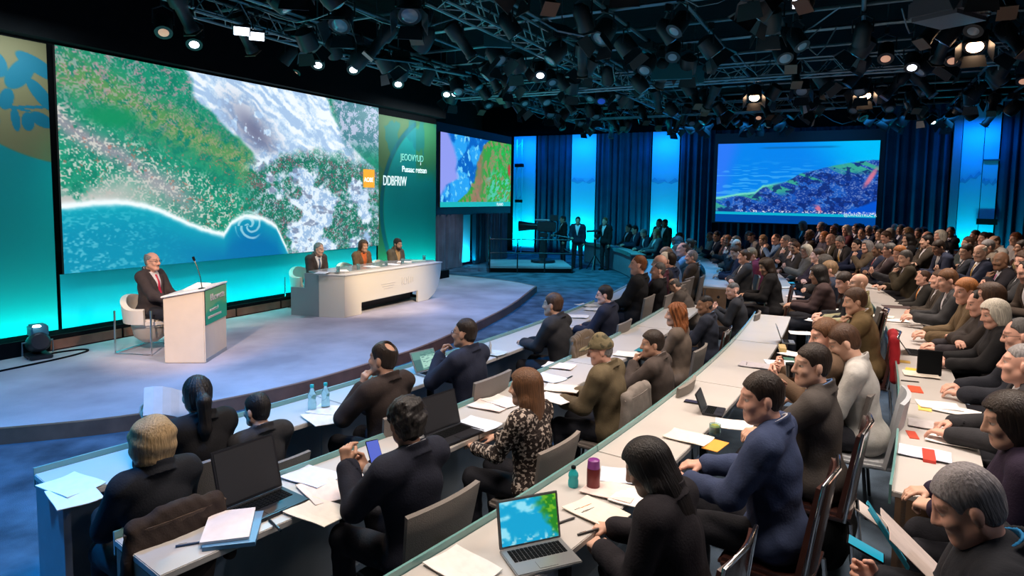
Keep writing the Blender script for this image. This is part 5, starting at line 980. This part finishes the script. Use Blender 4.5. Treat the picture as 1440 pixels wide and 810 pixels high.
for u, v, w, d, c, r, th, l, nm, cat, m in [(372,722,.21,.10,(.75,.22,.06),4,.004,'orange leaflet at the foot of the black laptop','leaflet','leaflet','paper'),(1006,627,.21,.11,(.80,.34,.05),-6,.005,'orange leaflet on the third-row desk','leaflet','leaflet','paper'),(1287,548,.10,.21,(.72,.09,.03),-85,.008,'orange-red folder on the fourth-row desk','folder','folder','plastic'),(1300,571,.30,.09,(.85,.62,.15),0,.006,'yellow folder under white sheets','folder','folder','plastic'),(1283,612,.16,.06,(.62,.08,.04),10,.006,'small red card left of the printed booklet','card','card','plastic'),(1306,643,.07,.22,(.70,.05,.03),-88,.02,'red pencil case lying near the end of the fourth-row desk','pencil_case','pencil case','plastic'),(1280,521,.20,.09,(.85,.50,.06),-8,.006,'orange-yellow note by the upright black binder','note','note','paper'),(1272,509,.1,.1,(.45,.28,.05),0,.006,'small brown card by the upright black binder','card','card','paper'),
   (1340,515,.36,.30,(.065,.035,.03),0,.006,'dark brown mat before the pale-blond person','desk_mat','mat','plastic'),(1262,432,.28,.40,(.10,.06,.055),6,.006,'dark brown mat before the orange tie','desk_mat','mat','plastic'),(1330,462,.26,.30,(.75,.75,.72),8,.03,'thick pile of magazines on the fourth-row desk','magazine_pile','magazines','paper'),(1368,520,.08,.15,(.55,.60,.50),10,.012,'small pale booklet in the hands near the brown mat','booklet','booklet','paper'),
   (1110,508,.24,.10,(.05,.16,.10),12,.012,'dark green folder before the man drinking','folder','folder','plastic'),(1100,493,.07,.22,(.55,.40,.16),-80,.05,'tan pouch with a red end beside the tablet stand','pouch','pouch','plastic'),(1113,398,.20,.10,(.03,.42,.62),5,.01,'bright cyan folder on the third-row desk','folder','folder','plastic'),(1116,406,.2,.08,(.60,.18,.08),0,.01,'orange-red folder on the third-row desk','folder','folder','plastic'),(905,492,.20,.15,(.02,.20,.24),0,.004,'teal round mat before the man resting his face','desk_mat','mat','plastic'),(330,748,.23,.31,(.10,.25,.45),-38,.02,'blue folder under the white notepad','folder','folder','plastic')]:
    flat(nm, cat, u, v, w, d, c, l, r, th, m)
nb = flat('notepad', 'notepad', 322, 740, .215, .30, (.76,.70,.72), 'white ruled notepad lying on the blue folder', -36, .012, z=ZT+.022)
def stick(name, cat, u, v, ln, r, col, label, rot): 
    p = at(u, v, ZT+.006); a = row_heading(p[0],p[1])+math.radians(rot); o = link(name, MB().tube([(-ln/2,0,0),(ln*.42,0,0),(ln/2,0,0)], [r,r,r*.2], 8).mesh(name, M['plastic'], True), None, col); o.location = tuple(p); o.rotation_euler = (0,0,a); link('clip', MB().box((-ln*.3,0,r*1.1), (ln*.25,r*.6,r*.5)).mesh('clip', M['chrome']), o); return tag(o, label, cat, 'pens on the desks')
for u, v, c, r, l in [(272,764,(.02,.05,.12),-30,'dark blue marker at the left of the notepad'),(386,738,(.01,.02,.03),80,'black pen upright across the desk right of the notepad'),(820,714,(.60,.16,.03),-15,'orange marker next to the black-haired woman'),(832,716,(.02,.02,.02),-15,'black pen beside the orange marker'),(793,733,(.05,.05,.05),-20,'thin black pen on the sheet behind the laptop'),(830,747,(.02,.02,.02),-25,'short black pen near the colourful laptop keyboard'),(800,531,(.01,.03,.04),0,'long dark pen on the papers left of the camouflage cap'),(742,482,(.02,.02,.02),-12,'black pen near the joined hands'),(1050,512,(.02,.02,.03),8,'dark pen on the grey mat'),(1280,536,(.05,.04,.03),-80,'dark pen near the orange-red folder'),(1340,515,(.03,.02,.02),-70,'dark pen on the cream sheet before the pale-blond person')]: stick('pen', 'pen', u, v, .15, .006, c, l, r)
def laptop(u, v, label, w, d, lid, rot, kind, ang=112, screenfn=None, z=ZT):
    p = at(u, v, z); t = thing('laptop', label, 'laptop', tuple(p), row_heading(p[0],p[1])+math.radians(rot)); mm = M['laptopblack'] if kind == 'black' else M['metalgrey']
    bs_ = MB().box((0,0,.009), (w,d,.016)).obj('base', mm, t, bevel=.004); kb = MB()
    for i in range(5):
        for j in range(13): kb.box((-w*.42+w*.84*(j+.5)/13, d*.34-d*.09*i, .0185), (w*.84/13*.82, d*.075, .003))
    kb.obj('keyboard', M['black'], bs_); MB().box((0,-d*.3,.0178), (w*.28,d*.26,.002)).obj('touchpad', mm, bs_)
    a = math.radians(ang); up = np.array([0,-math.cos(a),math.sin(a)]); hy = np.array([0,d/2,.016]); Rm = np.column_stack([[1,0,0], up, np.cross([1,0,0], up)])
    ld_ = MB().box(tuple(hy+up*lid/2), (w,lid,.008), Rm).obj('lid', mm, t, bevel=.003); f = lambda x, y: tuple(hy + np.array([x*w*.46,0,0]) + up*lid*(.5+y*.45) + Rm[:,2]*.0065)
    picture('screen', screenfn, f(-1,1), f(1,1), f(1,-1), f(-1,-1), 60, 44, M['screen'], ld_, .002); return t
dark = lambda s, t: np.zeros(s.shape+(3,)) + np.array([.06,.06,.08]) + (.05*sst(.5,.52,np.abs(s-.3)*2+0*t))[...,None]*0
def doc(s, t):
    n = vnoise(s*9, t*26, 71); c = np.zeros(s.shape+(3,)) + np.array([.35,.55,.52]); c = mixc(c, (.62,.80,.74), sst(.33,.34,s)*sst(.25,.27,t)*sst(.9,.88,t)); c = mixc(c, (.15,.32,.34), sst(.6,.65,n)*sst(.36,.38,s)*.5); return mixc(c, (.12,.3,.33), sst(.31,.30,s)*sst(.4,.42,t)*.6)
def aqua(s, t):
    n = fbm(s*4, t*4, 81, 4); n2 = vnoise(s*22, t*18, 82); c = mixc(np.zeros(s.shape+(3,))+np.array([.05,.62,.80]), (.55,.85,.93), sst(.5,.66,n)); c = mixc(c, (.14,.50,.14), sst(.55,.75,s+.5*(n-.5)-.25*t)); c = mixc(c, (.45,.70,.15), sst(.62,.7,n2)*sst(.6,.85,s-.2*t)); return mixc(c, (.75,.9,.92), sst(.66,.72,n2)*sst(.75,.95,t)*.7)
laptop(374,714,'large black laptop open on the second-row desk behind the blond bob',.37,.25,.30,2,'black',106,dark)
laptop(640,612,'black laptop with its lid open beside the curly-haired man',.36,.24,.25,-4,'black',106,dark)
laptop(612,526,'small white laptop showing a pale green page on the front desk',.30,.20,.20,-8,'grey',118,doc)
laptop(760,786,'silver laptop showing a bright aqua and green picture',.32,.22,.22,-30,'grey',104,aqua)
laptop(1004,580,'small dark tablet laptop left of the man in the blue suit',.22,.15,.15,6,'black',112,lambda s, t: np.zeros(s.shape+(3,))+np.array([.12,.15,.17]))
laptop(1108,482,'brown-grey tablet propped open before the man drinking',.20,.14,.20,10,'grey',110,lambda s, t: np.zeros(s.shape+(3,))+np.array([.14,.12,.11]))
laptop(1290,497,'thin dark laptop standing open on the fourth-row desk',.30,.20,.22,4,'black',125,lambda s, t: np.zeros(s.shape+(3,))+np.array([.30,.30,.31]))
def bottle(u, v, label, m='bottle', h=.20, r=.032, cap='teallid'):
    p = at(u, v, ZT); t = thing('water_bottle', label, 'bottle', tuple(p)); MB().lathe([(r*.9,0),(r,.01),(r,h*.30),(r*.86,h*.42),(r,h*.55),(r*.9,h*.68),(r*.38,h*.86),(r*.38,h*.94)], 16).obj('body', M[m], t, smooth=True); MB().lathe([(r*.46,h*.9),(r*.46,h),(r*.4,h*1.01)], 14).obj('cap', M[cap], t, smooth=True); return t
bottle(439,577,'left one of two clear bottles with teal caps on the front desk'); bottle(458,574,'right one of two clear bottles with teal caps on the front desk'); bottle(806,684,'small bottle with a dark teal body next to the maroon flask','teallid',.12,.03,'black'); bottle(689,498,'white spray bottle on the front desk near the orange cup','desk',.14,.018,'desk')
fk = thing('flask', 'maroon flask with a purple lid on the third-row desk', 'flask', tuple(at(834,686,ZT))); MB().lathe([(.035,0),(.038,.01),(.038,.115),(.034,.12)], 20).obj('body', mat('maroon_steel', (.16,.03,.03), rough=.3, metal=.3), fk, smooth=True); MB().lathe([(.037,.12),(.034,.165),(.03,.168)], 20).obj('lid', mat('purple_lid', (.20,.03,.22), rough=.35), fk, smooth=True)
jr = thing('glass_jar', 'glass jar of green contents beside the orange leaflet', 'jar', tuple(at(1005,611,ZT))); MB().lathe([(.036,0),(.04,.008),(.04,.075),(.036,.075),(.036,.006)], 18).obj('jar', M['bottle'], jr, smooth=True); MB().lathe([(.035,.02),(.035,.06),(.02,.072)], 18).obj('contents', mat('green_contents', (.22,.26,.02), rough=.6), jr, smooth=True)
cp = thing('cup', 'small orange cup on the front desk', 'cup', tuple(at(677,497,ZT))); MB().lathe([(.028,0),(.036,.075),(.033,.075),(.026,.005)], 16).obj('body', mat('orange_cup', (.62,.20,.06), rough=.5), cp, smooth=True); MB().lathe([(.02,.004),(.031,.06)], 16).obj('drink', M['leather'], cp)
cb = thing('dark_cup', 'dark paper cup held at the mouth of the man in the grey suit', 'cup', tuple(at(1112,522,1.16))); MB().lathe([(.028,-.04),(.038,.05),(.035,.052)], 16).obj('body', M['blackgloss'], cb, smooth=True); MB().lathe([(.039,.048),(.036,.058)], 16).obj('lid', M['black'], cb)
def phone(u, v, z, label, rz, tilt, col, sz=(.075,.15)):
    p = at(u, v, z); t = thing('smartphone', label, 'phone', tuple(p), rz); t.rotation_euler = (tilt, 0, rz); MB().box((0,0,0), (sz[0],sz[1],.009)).obj('body', M['blackgloss'], t, bevel=.003); picture('screen', lambda s, q: np.zeros(s.shape+(3,))+np.array(col), (-sz[0]*.46,sz[1]*.46,.0052), (sz[0]*.46,sz[1]*.46,.0052), (sz[0]*.46,-sz[1]*.46,.0052), (-sz[0]*.46,-sz[1]*.46,.0052), 3, 3, M['screen'], t, .0005); return t
phone(527,637,.96,'phone with a blue screen held by the curly-haired man',math.radians(35),math.radians(50),(.20,.32,.75)); phone(1217,772,.86,'tablet with a cyan and green screen in the lap of the grey-haired man',math.radians(60),math.radians(20),(.05,.62,.72),(.09,.16)); phone(974,565,ZT+.008,'dark blue phone lying left of the small tablet laptop',math.radians(60),0,(.03,.05,.25),(.07,.13))
p = at(240,566,1.08); o = link('paper_sheet', MB().sheet([[(-.15+.3*i/6, -.11+.22*j/6, .02*math.sin(i*.9)) for j in range(7)] for i in range(7)], .003).mesh('held_sheet', M['paper']), None, (.42,.40,.42)); o.location = tuple(p); o.rotation_euler = (math.radians(35), math.radians(12), math.radians(35)); tag(o, 'grey printed sheet held up by the woman with the black ponytail', 'paper')
p = at(1300,790,.92); o = link('leaflet', MB().sheet([[(-.15+.3*i/6, -.2+.4*j/6, .01*math.sin(i)) for j in range(7)] for i in range(7)], .003).mesh('held_leaflet', M['paper']), None, (.66,.56,.52)); o.location = tuple(p); o.rotation_euler = (math.radians(42), 0, math.radians(66)); tag(o, 'long pale leaflet held by the grey-haired man in the corner', 'leaflet')
p = at(1248,752,.95); o = link('leaflet', MB().sheet([[(-.05+.1*i/6, -.14+.28*j/6, .01*math.sin(i)) for j in range(7)] for i in range(7)], .003).mesh('blue_leaflet', M['paper']), None, (.03,.36,.52)); o.location = tuple(p); o.rotation_euler = (math.radians(55), 0, math.radians(60)); tag(o, 'narrow cyan folder standing in front of the pale leaflet', 'leaflet')
# bags, coats
F = Field(); F.ell((0,0,.16), (.24,.15,.14), None, .05); F.ell((.1,.02,.22), (.14,.12,.10), None, .05); F.fun('disp', wrinkle(.008,3), 0); P_, Q_ = F.mesh(.012); me = np_mesh('bag', P_, Q_); me.materials.append(M['black'])
bg = thing('shoulder_bag', 'black bag on the floor at the end of the fourth-row desk', 'bag', (2.08,4.02,.0), .8); link('body', me, bg).scale = (1,1,1.6); MB().tube([(-.2,0,.3),(-.1,.02,.55),(.1,.02,.56),(.22,0,.32)], .012, 8).obj('strap', M['darksteel'], bg, smooth=True)
o = link('paper_sheet', MB().box((0,0,.004), (.22,.34,.008)).mesh('pad', M['paper']), None, (.66,.6,.58)); q_ = tuple(at(1212,716,.32)); o.location = q_; o.rotation_euler = (.5,.1,1.0); tag(o, 'white printed pad resting against the black bag', 'paper')
b2 = thing('backpack', 'dark bag hanging on the chair of the long-haired woman in black', 'bag', (4.35,9.75,.0), .6); me2 = me.copy(); link('body', me2, b2).scale = (.9,.9,1.9); MB().tube([(-.1,.1,.45),(-.1,.16,.6),(.1,.16,.6),(.1,.1,.45)], .014, 8).obj('strap', M['darksteel'], b2, smooth=True)
# binder standing in the fourth row
bd = thing('binder', 'upright black binder with a green spine edge on the fourth-row desk', 'binder', tuple(at(1306,527,ZT)), row_heading(*at(1306,527,ZT)[:2])+.2); MB().box((0,0,.12), (.05,.20,.24)).obj('cover', M['black'], bd, bevel=.004); MB().box((.028,0,.12), (.006,.19,.23)).obj('spine', mat('green_spine', (.18,.30,.22), rough=.5), bd)
# broadcast camera on its railed platform
pf = thing('camera_platform', 'low railed platform under the broadcast camera', 'platform', (0.55,21.3,0), .05)
MB().box((0,0,.17), (2.6,2.2,.06)).obj('deck', M['stage'], pf); MB().box((0,-1.08,.08), (2.6,.03,.14)).obj('skirt', M['black'], pf)
for (x0,y0,x1,y1) in ((-1.3,-1.1,1.3,-1.1),(-1.3,-1.1,-1.3,1.1),(1.3,-1.1,1.3,1.1)):
    for z in (.62,1.05): MB().tube([(x0,y0,z),(x1,y1,z)], .02, 6).obj('rail', M['darksteel'], pf)
for x, y in ((-1.3,-1.1),(-.43,-1.1),(.43,-1.1),(1.3,-1.1),(-1.3,1.1),(1.3,1.1)): MB().tube([(x,y,0),(x,y,1.06)], .022, 6).obj('post', M['darksteel'], pf)
bc = thing('broadcast_camera', 'large broadcast camera on a pedestal aimed at the stage', 'camera', (1.05,21.6,.2), math.radians(172))
MB().lathe([(.42,0),(.40,.08),(.14,.16),(.12,.75),(.16,.8)], 16).obj('pedestal', M['housing'], bc, smooth=True); MB().box((0,0,.92), (.3,.22,.14)).obj('pan_head', M['housing'], bc, bevel=.02); MB().box((-.1,0,1.2), (.62,.26,.34)).obj('body', M['housing'], bc, bevel=.03); MB().lathe([(.10,.2),(.13,.5),(.17,.78),(.17,.84)], 16, roty(math.pi/2), (0,0,1.2)).obj('lens', M['blackgloss'], bc, smooth=True); MB().box((-.35,0,1.5), (.26,.3,.2)).obj('viewfinder', M['housing'], bc, bevel=.02); MB().tube([(-.3,.12,.95),(-.9,.2,.85)], .018, 6).obj('pan_handle', M['darksteel'], bc); MB().box((.05,0,1.42), (.5,.2,.06)).obj('top_cover', mat('pale_cover', (.36,.30,.32), rough=.5), bc, bevel=.02)
ts = thing('truss_post', 'pale blue truss post with dark bands beside the lit panel', 'truss', back(-3.75,0,.35), math.atan2(BD[1],BD[0]))
for sx in (-.12,.12): MB().tube([(sx,0,0),(sx,0,4.8)], .03, 8).obj('upright', M['panel'], ts)
for z in np.arange(.4,4.8,.45): MB().tube([(-.12,0,z),(.12,0,z+.22)], .014, 6).obj('brace', M['panel'], ts)
MB().box((0,-.02,3.7), (.36,.16,.14)).obj('bracket', M['black'], ts); MB().box((0,-.02,2.2), (.3,.12,.12)).obj('bracket', M['black'], ts)
jb = thing('camera_boom', 'black camera boom arm by the standing man', 'boom', (2.75,21.3,0), math.radians(10)); MB().tube([(-.3,0,1.28),(.6,0,1.34)], .035, 8).obj('arm', M['darksteel'], jb); MB().tube([(0,0,0),(0,0,1.3)], .03, 8).obj('post', M['darksteel'], jb)
for k in range(3): MB().tube([(0,0,.5),(.35*math.cos(k*2.1),.35*math.sin(k*2.1),0)], .018, 6).obj('leg', M['darksteel'], jb)
# ------------------------------------------------------------------ lighting rig under the ceiling
ZP = 5.25
def hall(a, b): p = W0 + WD*a + WN*b; return p
def last_a(b, m=.7):
    for a in np.arange(26, 0, -.1):
        if (hall(a, b)-B0)@BN > m: return a
for k, b in enumerate(np.arange(.9, 15.5, 1.15)):
    p, q = hall(-3.5, b), hall(last_a(b), b)
    o = MB().tube([(p[0],p[1],ZP),(q[0],q[1],ZP)], .032, 8).obj('rig_pipe', M['steel'], smooth=True); tag(o, 'steel rig pipe running along the hall, %s out from the stage wall' % ORD[k], 'pipe', 'long rig pipes')
for k, a in enumerate(np.arange(-.5, 23.5, 1.3)):
    bb = [b for b in np.arange(.5, 15.6, .1) if (hall(a,b)-B0)@BN > .7]
    if len(bb) < 5: continue
    p, q = hall(a, bb[0]), hall(a, bb[-1])
    o = MB().tube([(p[0],p[1],ZP+.07),(q[0],q[1],ZP+.07)], .032, 8).obj('rig_pipe', M['steel'], smooth=True); tag(o, 'steel rig pipe crossing the hall, %s from the near end' % ORD[k], 'pipe', 'cross rig pipes')
# trussed ladder beams
def truss(p, q, z, label, h=.32):
    p, q = np.array(p), np.array(q); L = np.linalg.norm(q-p); t = thing('lighting_truss', label, 'truss', (p[0],p[1],z), math.atan2(q[1]-p[1], q[0]-p[0]), 'lighting trusses'); ch = MB(); 
    for y, zz in ((-.16,0),(.16,0),(-.16,h),(.16,h)): MB().tube([(0,y,zz),(L,y,zz)], .025, 6).obj('chord', M['steel'], t)
    n = int(L/.5)
    for i in range(n): ch.tube([(i*L/n,-.16,0),((i+.5)*L/n,-.16,h),((i+1)*L/n,-.16,0)], .012, 5); ch.tube([(i*L/n,.16,0),((i+.5)*L/n,.16,h),((i+1)*L/n,.16,0)], .012, 5); ch.tube([(i*L/n,-.16,0),((i+.5)*L/n,.16,0),((i+1)*L/n,-.16,0)], .012, 5)
    ch.obj('lacing', M['steel'], t)
truss(hall(1.0,1.6), hall(min(19,last_a(1.6)),1.6), 4.95, 'lattice truss along the stage wall above the big screen'); truss(hall(2,5.2), hall(last_a(5.2),5.2), 4.9, 'lattice truss over the front desks'); truss(hall(9,1.0), hall(9,13.5), 4.85, 'lattice truss crossing over the middle of the hall'); truss(hall(14.5,1.0), hall(14.5,9.5), 4.9, 'lattice truss crossing over the far seats')
# fixtures
def make_fixture(kind):
    r = bpy.data.objects.new('stage_light', None); COL.objects.link(r); r.empty_display_size = .1
    MB().box((0,0,.02), (.07,.09,.10)).obj('clamp', M['darksteel'], r); y = bpy.data.objects
    w = {'fresnel':.19,'profile':.15,'par':.14,'mover':.2,'panel':.16}[kind]
    MB().tube([(-w,0,-.30),(-w,0,-.10),(0,0,-.03),(w,0,-.10),(w,0,-.30)], .013, 6).obj('yoke', M['darksteel'], r)
    Rt = rotx(math.radians(180-38)); o_ = (0,0,-.32)
    if kind == 'fresnel':
        hs_ = MB().lathe([(.08,-.20),(.155,-.14),(.165,.13),(.15,.15)], 18, Rt, o_).obj('housing', M['housing'], r, smooth=True); MB().lathe([(.135,.135),(.09,.165),(.01,.178)], 18, Rt, o_).obj('lens', M['glass'], hs_, smooth=True)
        for k in range(4):
            a = k*math.pi/2; d1 = np.array([math.cos(a), math.sin(a), 0]); d2 = np.array([-math.sin(a), math.cos(a), 0]); c = [d1*.16+d2*q*.13+np.array([0,0,.16]) for q in (-1,1)] + [d1*.24+d2*q*.17+np.array([0,0,.33]) for q in (1,-1)]
            c = [Rt@x+np.array(o_) for x in c]; MB().add(c + [x+Rt@(d1*.006) for x in c], [(0,1,2,3),(7,6,5,4),(0,4,5,1),(1,5,6,2),(2,6,7,3),(3,7,4,0)]).obj('barn_door', M['housing'], hs_)
    elif kind == 'profile':
        hs_ = MB().lathe([(.06,-.34),(.13,-.30),(.13,-.08),(.09,-.04),(.085,.22),(.10,.24),(.10,.30)], 16, Rt, o_).obj('housing', M['housing'], r, smooth=True); MB().lathe([(.08,.29),(.05,.31),(.01,.317)], 16, Rt, o_).obj('lens', M['glass'], hs_, smooth=True); MB().box(tuple(Rt@np.array((0,0,.33))+np.array(o_)), (.2,.2,.012), Rt).obj('gel_frame', M['gel'], hs_)
    elif kind == 'par':
        hs_ = MB().lathe([(.05,-.2),(.12,-.12),(.125,.17)], 16, Rt, o_).obj('housing', M['housing'], r, smooth=True); MB().lathe([(.115,.155),(.06,.175),(.01,.18)], 16, Rt, o_).obj('lens', M['glass'], hs_, smooth=True)
    elif kind == 'mover':
        MB().box((0,0,-.08), (.34,.26,.14)).obj('base', M['housing'], r, bevel=.02); hs_ = MB().lathe([(.09,-.2),(.16,-.1),(.16,.1),(.13,.2)], 16, Rt, (0,0,-.36)).obj('housing', M['housing'], r, smooth=True); MB().lathe([(.115,.19),(.06,.215),(.01,.222)], 16, Rt, (0,0,-.36)).obj('lens', M['glass'], hs_, smooth=True)
    else:
        hs_ = MB().box(o_, (.26,.19,.08), Rt).obj('housing', M['housing'], r, bevel=.01); MB().box(tuple(Rt@np.array((0,0,.043))+np.array(o_)), (.22,.15,.008), Rt).obj('lens', M['glass'], hs_)
    return r
FX = {}; FIXN = [0]
def fixture(kind, x, y, z, rz, label, lens=None, hang=False):
    if kind not in FX: FX[kind] = make_fixture(kind); r = FX[kind]; r.location = (x,y,z); r.rotation_euler = (0,0,rz); r['label'] = label; r['category'] = 'stage light'; r['group'] = 'stage lights in the rig'
    else: r = dup(FX[kind], (x,y,z), rz, label, 'stage lights in the rig')
    if lens:
        for c in [g for q in r.children for g in (q, *q.children)]:
            if c.name.startswith('lens'): c.data = c.data.copy(); c.data.materials[0] = M[lens]
    if hang: MB().tube([(0,0,.0),(0,0,6.3-z)], .016, 6).obj('hanger', M['steel'], r)
    return r
KN = dict(fresnel='black stage light with barn doors', profile='black profile spot with amber gel', par='short black can light', mover='black moving-head light', panel='flat panel light')
LIT = [(340,49,'panel','lens_cool','lit white panel light above the big screen, left one of a pair'),(361,56,'panel','lens_cool','lit white panel light above the big screen, right one of a pair'),(447,83,'par','lens_cool','lit white lamp above the river on the big screen, left'),(497,90,'par','lens_cool','lit white lamp above the right end of the big screen'),(560,111,'par','lens_cool','lit white lamp above the green backdrop panel'),(628,126,'par','lens_cool','lit lamp above the small screen, left one of a pair'),(640,125,'par','lens_cool','lit lamp above the small screen, right one of a pair'),(50,45,'panel','lens_cool','lit lamp above the backdrop panel at the far left'),
 (1061,131,'fresnel','lens_warm','glaring warm lamp over the rear screen, left one of two'),(1217,128,'fresnel','lens_warm','glaring warm lamp over the rear screen, right one of two'),(1371,64,'fresnel','lens_warm','glaring warm lamp at the upper right'),(1246,73,'par','lens_dim','small dim warm lamp just above the right one of the two glaring lamps'),(1067,160,'par','lens_dim','dim orange lamp low over the rear screen'),(1340,76,'par','lens_dim','dim pinkish lamp left of the upper-right glare'),(1113,79,'profile','lens_dim','dim amber lamp above and right of the left glare'),(230,43,'par','lens_dim','dim orange lamp above the olive part of the big screen'),(273,60,'par','lens_cool','small bluish lamp above the big screen'),(1283,86,'par','lens_cool','small lavender-white lamp over the rear curtain'),(1128,10,'panel','lens_cool','bright panel light at the top edge'),(846,132,'mover','bluegel','blue-lit moving light over the hall centre'),(760,98,'par','lens_cool','tiny white lamp over the hall centre'),(1440,106,'par','lens_dim','dim lamp at the right edge of the picture'),(1312,166,'par','lens_cool','small lamp over the tall cyan panel'),(413,96,'par','lens_dim','pinkish lamp over the pale river on the big screen')]
kinds = ['fresnel','profile','par','fresnel','mover','profile','par']; FP = []
for k in range(420):
    a, b = rnd.uniform(-.5, 23), rnd.uniform(1.2, 15.2)
    if rnd.random() < .6: b = .9 + 1.15*round((b-.9)/1.15)
    else: a = -.5 + 1.3*round((a+.5)/1.3)
    p = hall(a, b); kind = kinds[rnd.randrange(7)]; turn = rnd.uniform(0, 6.28); dim = rnd.random() < .015
    if not (3 < p[1] < 26) or (p-B0)@BN < 1.0 or any(np.hypot(*(p-q[0])) < .42 for q in FP): continue
    U, V = px((p[0],p[1],4.9))
    if V < -50 or U < -40 or U > 1480: continue
    FP.append((p, kind, turn, dim, U, ('left ' if U < 480 else 'middle ' if U < 960 else 'right ') + ('front' if p[1] < 11 else 'centre' if p[1] < 17 else 'rear')))
FP.sort(key=lambda q: q[4]); QN_ = {}
for p, kind, turn, dim, U, zone in FP[:270]:
    q = (kind, zone); QN_[q] = QN_.get(q, 0)+1; n = QN_[q]
    fixture(kind, p[0], p[1], 5.22, turn, '%s, %s from the left in the %s rig' % (KN[kind], ORD[n-1], zone), 'lens_dim' if dim else None)
for u, v, kind, lens, lab in LIT:
    p = at(u, v, 4.88 if v > 70 else 4.8); fixture(kind, p[0], p[1], 5.20, math.atan2(-p[1], -p[0]) + math.pi/2, lab, lens, True)
for k, (u, v, z, w, d, tx, rz, lab) in enumerate(((530,80,5.0,1.6,.7,.3,.5,'flat teal board hung beyond the big screen end'),(945,92,4.9,.75,.6,1.2,-.3,'large teal board hanging upright over the hall, left of a smaller one'),(975,105,4.9,.42,.4,1.2,-.3,'small teal board hanging right of the large one'),(700,58,4.9,.45,.25,1.1,.1,'pale blue card clipped among the lamps near the top'),(790,40,4.85,.5,.5,.5,.6,'grey folded reflector with a red lamp at the top edge'),(620,100,5.0,1.3,.5,.2,.8,'teal board above the green backdrop panel'),(455,60,5.0,1.1,.3,.15,.9,'thin teal board above the right part of the big screen'),(150,30,5.0,1.5,.35,.2,1.0,'teal board above the left part of the big screen'),(300,70,5.05,1.2,.3,.2,.8,'teal board just above the big screen top'))):
    p = at(u, v, z); o = thing('reflector_board', lab, 'board', tuple(p), rz, 'boards hung in the rig'); o.rotation_euler = (tx,0,rz); MB().box((0,0,0), (w,d,.025)).obj('board', M['teal'] if k != 4 else M['column'], o, bevel=.004); hg = MB().tube([(0,0,0),(0,0,6.3-z)], .008, 5).obj('hanger', M['steel'], o); hg.matrix_local = (Matrix.Rotation(rz,4,'Z') @ Matrix.Rotation(tx,4,'X')).inverted()
    if k == 4: MB().box((.0,.12,-.03), (.1,.1,.05)).obj('red_lamp', mat('red_glow', (1,.05,.03), emit=1.5), o)
pj = thing('hung_projector', 'large grey projector hung at the top edge above the right-hand seats', 'projector', tuple(at(1335,14,4.75)), .5); MB().box((0,0,0), (.75,.62,.28)).obj('body', mat('projector_grey', (.12,.12,.14), rough=.4), pj, bevel=.05); MB().lathe([(.1,.30),(.11,.42),(.08,.43)], 16, rotx(math.pi/2), (.1,0,0)).obj('lens', M['blackgloss'], pj, smooth=True)
for s in (-.2,.2): MB().tube([(s,0,.1),(s,0,.55)], .02, 6).obj('bracket', M['steel'], pj)
# cables slung between pipes
for k in range(60):
    a, b = rnd.uniform(0, 21), rnd.uniform(1, 14.5); p = hall(a, b); q = hall(a+rnd.uniform(-1.5,1.5), b+rnd.uniform(-1.5,1.5)); m = (p+q)/2; sag = rnd.uniform(.15,.45)
    if (p-B0)@BN < .5 or (q-B0)@BN < .5: continue
    tag(MB().tube([(p[0],p[1],ZP-.02),(p[0]*.7+q[0]*.3,p[1]*.7+q[1]*.3,ZP-.75*sag),(m[0],m[1],ZP-sag),(p[0]*.3+q[0]*.7,p[1]*.3+q[1]*.7,ZP-.75*sag),(q[0],q[1],ZP-.02)], .012, 5).obj('rig_cable', M['steel'], smooth=True), 'slack cable slung between rig pipes, %s of the set' % ('%s' % (ORD[k] if k < 20 else ('twenty-','thirty-','forty-')[(k-20)//20 if k < 80 else 2] + ORD[(k-20)%20])), 'cable', 'slack rig cables')
